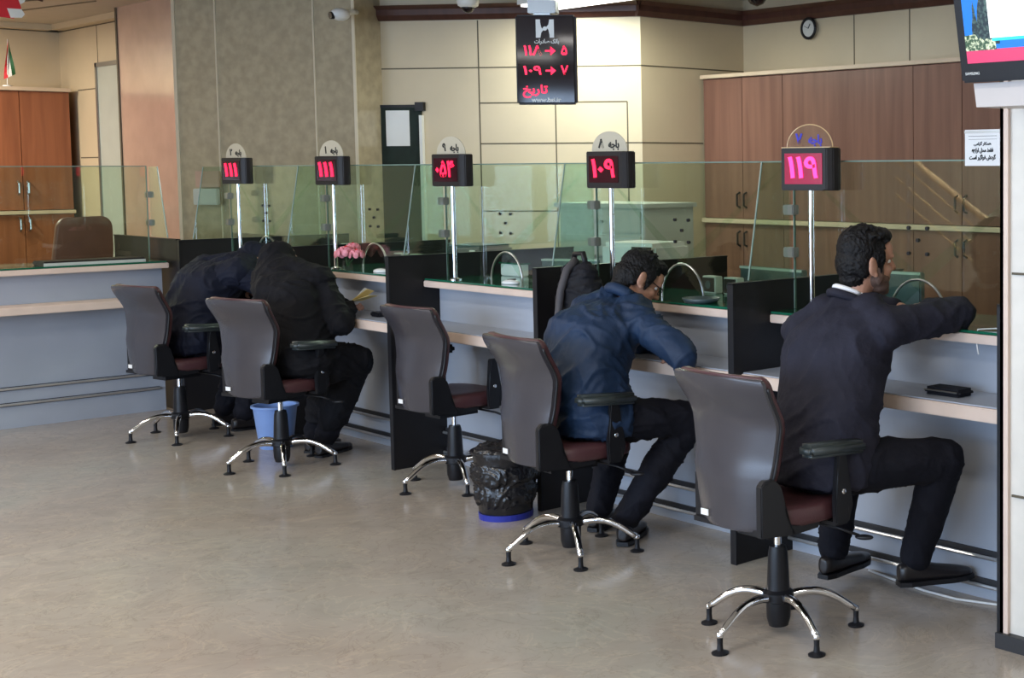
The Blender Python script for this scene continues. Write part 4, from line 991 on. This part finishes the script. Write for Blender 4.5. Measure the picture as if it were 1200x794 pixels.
blob('bin_liner', linr, 'bag', t, voxel=.008, smooth=3, wrinkle=.010, wscale=22)
# flowers
def flowers(name, label, loc, blooms, h):
    t = thing(name, label, 'flowers', loc)
    bm = newbm(); lathe(bm, [(.03, 0), (.034, .01), (.026, .05), (.03, h*.45), (.027, h*.45), (.023, .05), (.0, .012)][:-1], 20); obj('vase', bm, 'clear', t, smooth=True)
    for k, (x, y, z, r, m) in enumerate(blooms):
        bm = newbm(); tube(bm, [(0, 0, .02), (x*.5, y*.5, z*.6), (x, y, z)], .003, 6); st = obj('stem', bm, 'stem', t)
        bm = newbm()
        for j in range(4):
            n = 4+j
            for q in range(n):
                a = 2*PI*q/n+j; rr_ = r*(.18+.25*j); mm = Matrix.Rotation(a, 3, 'Z') @ Matrix.Rotation(R(62-22*j), 3, 'Y')
                ell(bm, (x+rr_*math.cos(a), y+rr_*math.sin(a), z+r*.35-j*r*.16), (r*.06, r*.34, r*.40), mm, 10, 8)
        bl = obj('bloom', bm, m, t, smooth=True); bm = newbm(); ell(bm, (x, y, z+r*.42), r*.22, seg=10, rings=8); obj('bloom_centre', bm, 'flag_r', bl, smooth=True)
    return t
flowers('rose_vase', 'pink roses in a small glass on the green counter top beside the person in black', (-8.40, 4.19, 1.077),
  [(-.05, 0, .10, .055, 'flower'), (.03, -.02, .115, .058, 'flower'), (.085, .02, .10, .05, 'flower'), (0, .04, .14, .045, 'flower')], .12)
flowers('flower_posy', 'small pink and yellow posy beside the divider right of the hunched man', (-4.72, 4.24, 1.077), [(-.01, -.01, .07, .032, 'flower_y'), (.025, .01, .09, .03, 'flower'), (-.02, .02, .085, .026, 'flower')], .09)
def mouse(x, y, label):
    t = thing('pen_dish', label, 'dish', (x, y, 1.077), R(20)); 
    bm = newbm(); ell(bm, (0, 0, .006), (.055, .03, .018), seg=20, rings=10); bmesh.ops.bisect_plane(bm, geom=bm.verts[:]+bm.edges[:]+bm.faces[:], plane_co=(0, 0, .0), plane_no=(0, 0, -1), clear_outer=True); obj('dish', bm, 'white', t, smooth=True)
    bm = newbm(); tube(bm, [(-.02, 0, .022), (.03, .005, .026)], .004, 8); obj('pen', bm, 'black', t)
mouse(-8.00, 4.2, 'small white oval object on the green counter left of the empty swivel chair'); mouse(-6.63, 4.22, 'small white oval object under the arched hatch above the empty swivel chair')
t = thing('coin_tray', 'round clear tray on the green counter top right of the hunched man', 'tray', (-5.02, 4.20, 1.077))
bm = newbm(); lathe(bm, [(.07, 0), (.085, .022), (.089, .022), (.075, .0)], 32); obj('rim', bm, 'monitor', t, smooth=True); bm = newbm(); lathe(bm, [(.07, .002), (.075, .008)], 24); obj('base', bm, 'green', t)
t = thing('card_reader', 'green and white card reader at the right end of the counter beside the pillar', 'card reader', (-3.17, 4.22, 1.077))
bm = newbm(); box(bm, -.05, .05, -.04, .06, 0, .03); bev(bm, .006); obj('body', bm, 'pale', t); bx('keypad', 'green', t, (-.04, .04, -.03, .03, .031, .034))
bm = newbm(); tube(bm, [(-.05, 0, .01), (-.12, -.03, .006), (-.16, -.075, .004), (-.165, -.082, -.03), (-.15, -.083, -.09)], .003, 6); obj('cable', bm, 'white', t)

# ------------------------------------------------------------------ staff side, seen through the glass
def monitor(loc, rz, label, w=.50, h=.30, face=False):
    t = thing('computer_monitor', label, 'monitor', loc, R(rz), None)
    bm = newbm(); box(bm, -w/2, w/2, -.02, .02, .12, .12+h); bev(bm, .006); obj('back_cover', bm, 'monitor', t)
    bx('panel_vent', 'rail', t, (-w*.25, w*.25, -.024, -.02, .18, .22))
    bm = newbm(); box(bm, -w/2, w/2, -.0225, -.0205, .12+h-.012, .12+h); obj('top_rim', bm, 'pale', t)
    bm = newbm(); box(bm, -.03, .03, -.01, .03, 0, .2); box(bm, -.12, .12, -.08, .10, 0, .012); obj('stand', bm, 'black', t)
    return t
def desk_box(name, label, cat, loc, dims, m, rz=0, parts=()):
    t = thing(name, label, cat, loc, R(rz)); a, b, c = dims
    bm = newbm(); box(bm, -a/2, a/2, -b/2, b/2, 0, c); bev(bm, min(dims)*.08); obj('case', bm, m, t)
    for nm, mm, bb in parts: bx(nm, mm, t, bb)
    return t
monitor((-5.24, 4.86, .741), -4, 'dark teal computer monitor seen from behind between the two seated men', .50, .33)
monitor((-4.29, 4.78, .741), 6, 'dark monitor beside the face of the man in the charcoal suit', .24, .36)
monitor((-7.05, 4.9, .741), 30, 'dark monitor behind the queue display reading 109', .36, .30)
monitor((-9.35, 4.75, .741), 5, 'dark monitor behind the person in dark navy', .36, .32)
for i, (x, lab) in enumerate([(-5.36, 'left-hand small box with a round dial beneath the dark teal monitor'), (-5.20, 'middle small box with a round dial beneath the dark teal monitor')]):
    t = desk_box('card_terminal', lab, 'card terminal', (x, 4.56, 1.077), (.10, .05, .085), 'pale')
    bx('face_plate', 'housing', t, (-.042, .042, -.028, -.025, .008, .078)); bm = newbm(); disc(bm, .02, -.032, -.028, 16); bmesh.ops.translate(bm, verts=bm.verts, vec=(0, 0, .043)); obj('dial', bm, 'monitor', t)
for i, (x, lab) in enumerate([(-8.42, 'left-hand of two small boxes with dials left of the pole above the empty chair'), (-8.22, 'right-hand of two small boxes with dials left of the pole above the empty chair'), (-9.15, 'small box with a dial left of the roses')]):
    t = desk_box('card_terminal', lab, 'card terminal', (x, 4.56, 1.077), (.10, .05, .085), 'pale')
    bx('face_plate', 'housing', t, (-.042, .042, -.028, -.025, .008, .078)); bm = newbm(); disc(bm, .02, -.032, -.028, 16); bmesh.ops.translate(bm, verts=bm.verts, vec=(0, 0, .043)); obj('dial', bm, 'label', t)
t = desk_box('label_printer', 'dark box-shaped printer with a white label right of the empty chair display', 'printer', (-8.30, 5.05, .741), (.34, .3, .46), 'monitor', 10); bx('sticker', 'label', t, (.08, .13, -.153, -.150, .40, .43))
t = thing('file_cabinet', 'pale green-white metal cabinet with drawers standing behind the 109 display', 'cabinet', (-7.66, 5.75, 0), R(6))
bx('body', 'pale', t, (-.40, .40, -.2, .25, .02, 1.44)); bx('top', 'pale', t, (-.43, .43, -.23, .26, 1.44, 1.47), .004)
for z0, z1 in ((1.28, 1.42), (.98, 1.26), (.5, .96)):
    bm = newbm(); box(bm, -.38, .38, -.215, -.2, z0, z1); bev(bm, .003); d = obj('drawer', bm, 'pale', t); bx('handle', 'steel', d, (-.04, .04, -.225, -.215, (z0+z1)/2-.008, (z0+z1)/2+.008))
t = desk_box('office_printer', 'white office printer behind the head of the hunched man', 'printer', (-6.72, 5.2, .741), (.42, .34, .52), 'white', 10); bx('vent_panel', 'housing', t, (.05, .20, -.176, -.171, .36, .50)); bx('paper_tray', 'pale', t, (-.18, .02, -.20, -.17, .30, .33))
t = desk_box('paper_box', 'small white box on the staff desk behind the backpack', 'box', (-7.12, 4.56, 1.077), (.2, .06, .07), 'paper')
bx('lid', 'green', t, (-.11, .11, -.035, .035, .07, .078))
t = thing('wall_phone_box', 'small white box fixed on the stone column left of the farthest display', 'wall box', (-11.72, 4.70, 1.42), R(29))
bx('box', 'pale', t, (-.10, .12, -.05, -.005, .0, .13), .006); bx('upper_plate', 'pink', t, (-.09, .13, -.03, -.004, .14, .27), .004)
t = thing('desk_phone', 'dark telephone on the left counter behind the glass', 'telephone', (-10.87, 2.75, 1.065)); bm = newbm(); prism(bm, [(-.1, 0), (.1, 0), (.1, .03), (-.1, .07)], -.09, .09, 'X'); obj('base', bm, 'black', t); bm = newbm(); tube(bm, [(-.06, -.09, .085), (-.06, .09, .085)], .02, 10); obj('handset', bm, 'black', t)
t = thing('keyboard_tray', 'long flat dark tray on the green top of the left counter', 'tray', (-10.56, 3.45, 1.065)); bm = newbm(); box(bm, -.1, .12, -.33, .3, 0, .03); bev(bm, .006); obj('tray', bm, 'housing', t); bx('front_lip', 'pale', t, (.12, .128, -.33, .3, .0, .02))
# staircase handrail in the hall behind the viewer, seen only as a reflection in the glass
t = thing('stair_railing', 'light wooden stair handrail with metal bars, reflected in the glass beside the pillar', 'railing', (-9.0, -2.4, 0))
bm = newbm(); tube(bm, [(-.9, 0, 1.95), (-.5, 0, 1.66), (.55, 0, 1.02), (.8, 0, .86)], .035, 12); obj('handrail', bm, 'handrail', t, smooth=True)
for dz in (.18, .36, .54):
    bm = newbm(); tube(bm, [(-.9, 0, 1.95-dz), (.8, 0, .86-dz)], .014, 8); obj('bar', bm, 'handrail', t)
for x in (-.75, 0, .7):
    bm = newbm(); tube(bm, [(x, 0, 0), (x, 0, 1.40-x*.62)], .02, 10); obj('post', bm, 'steel', t)

t = thing('floor_cable', 'thin white cable lying along the foot of the counter beside the pillar', 'cable', (0, 0, 0))
bm = newbm(); tube(bm, [(-3.98, 4.22, .006), (-3.80, 4.19, .005), (-3.62, 4.16, .005), (-3.45, 4.16, .005), (-3.28, 4.21, .005), (-3.08, 4.235, .006)], .005, 8); obj('cord', bm, 'white', t, smooth=True)
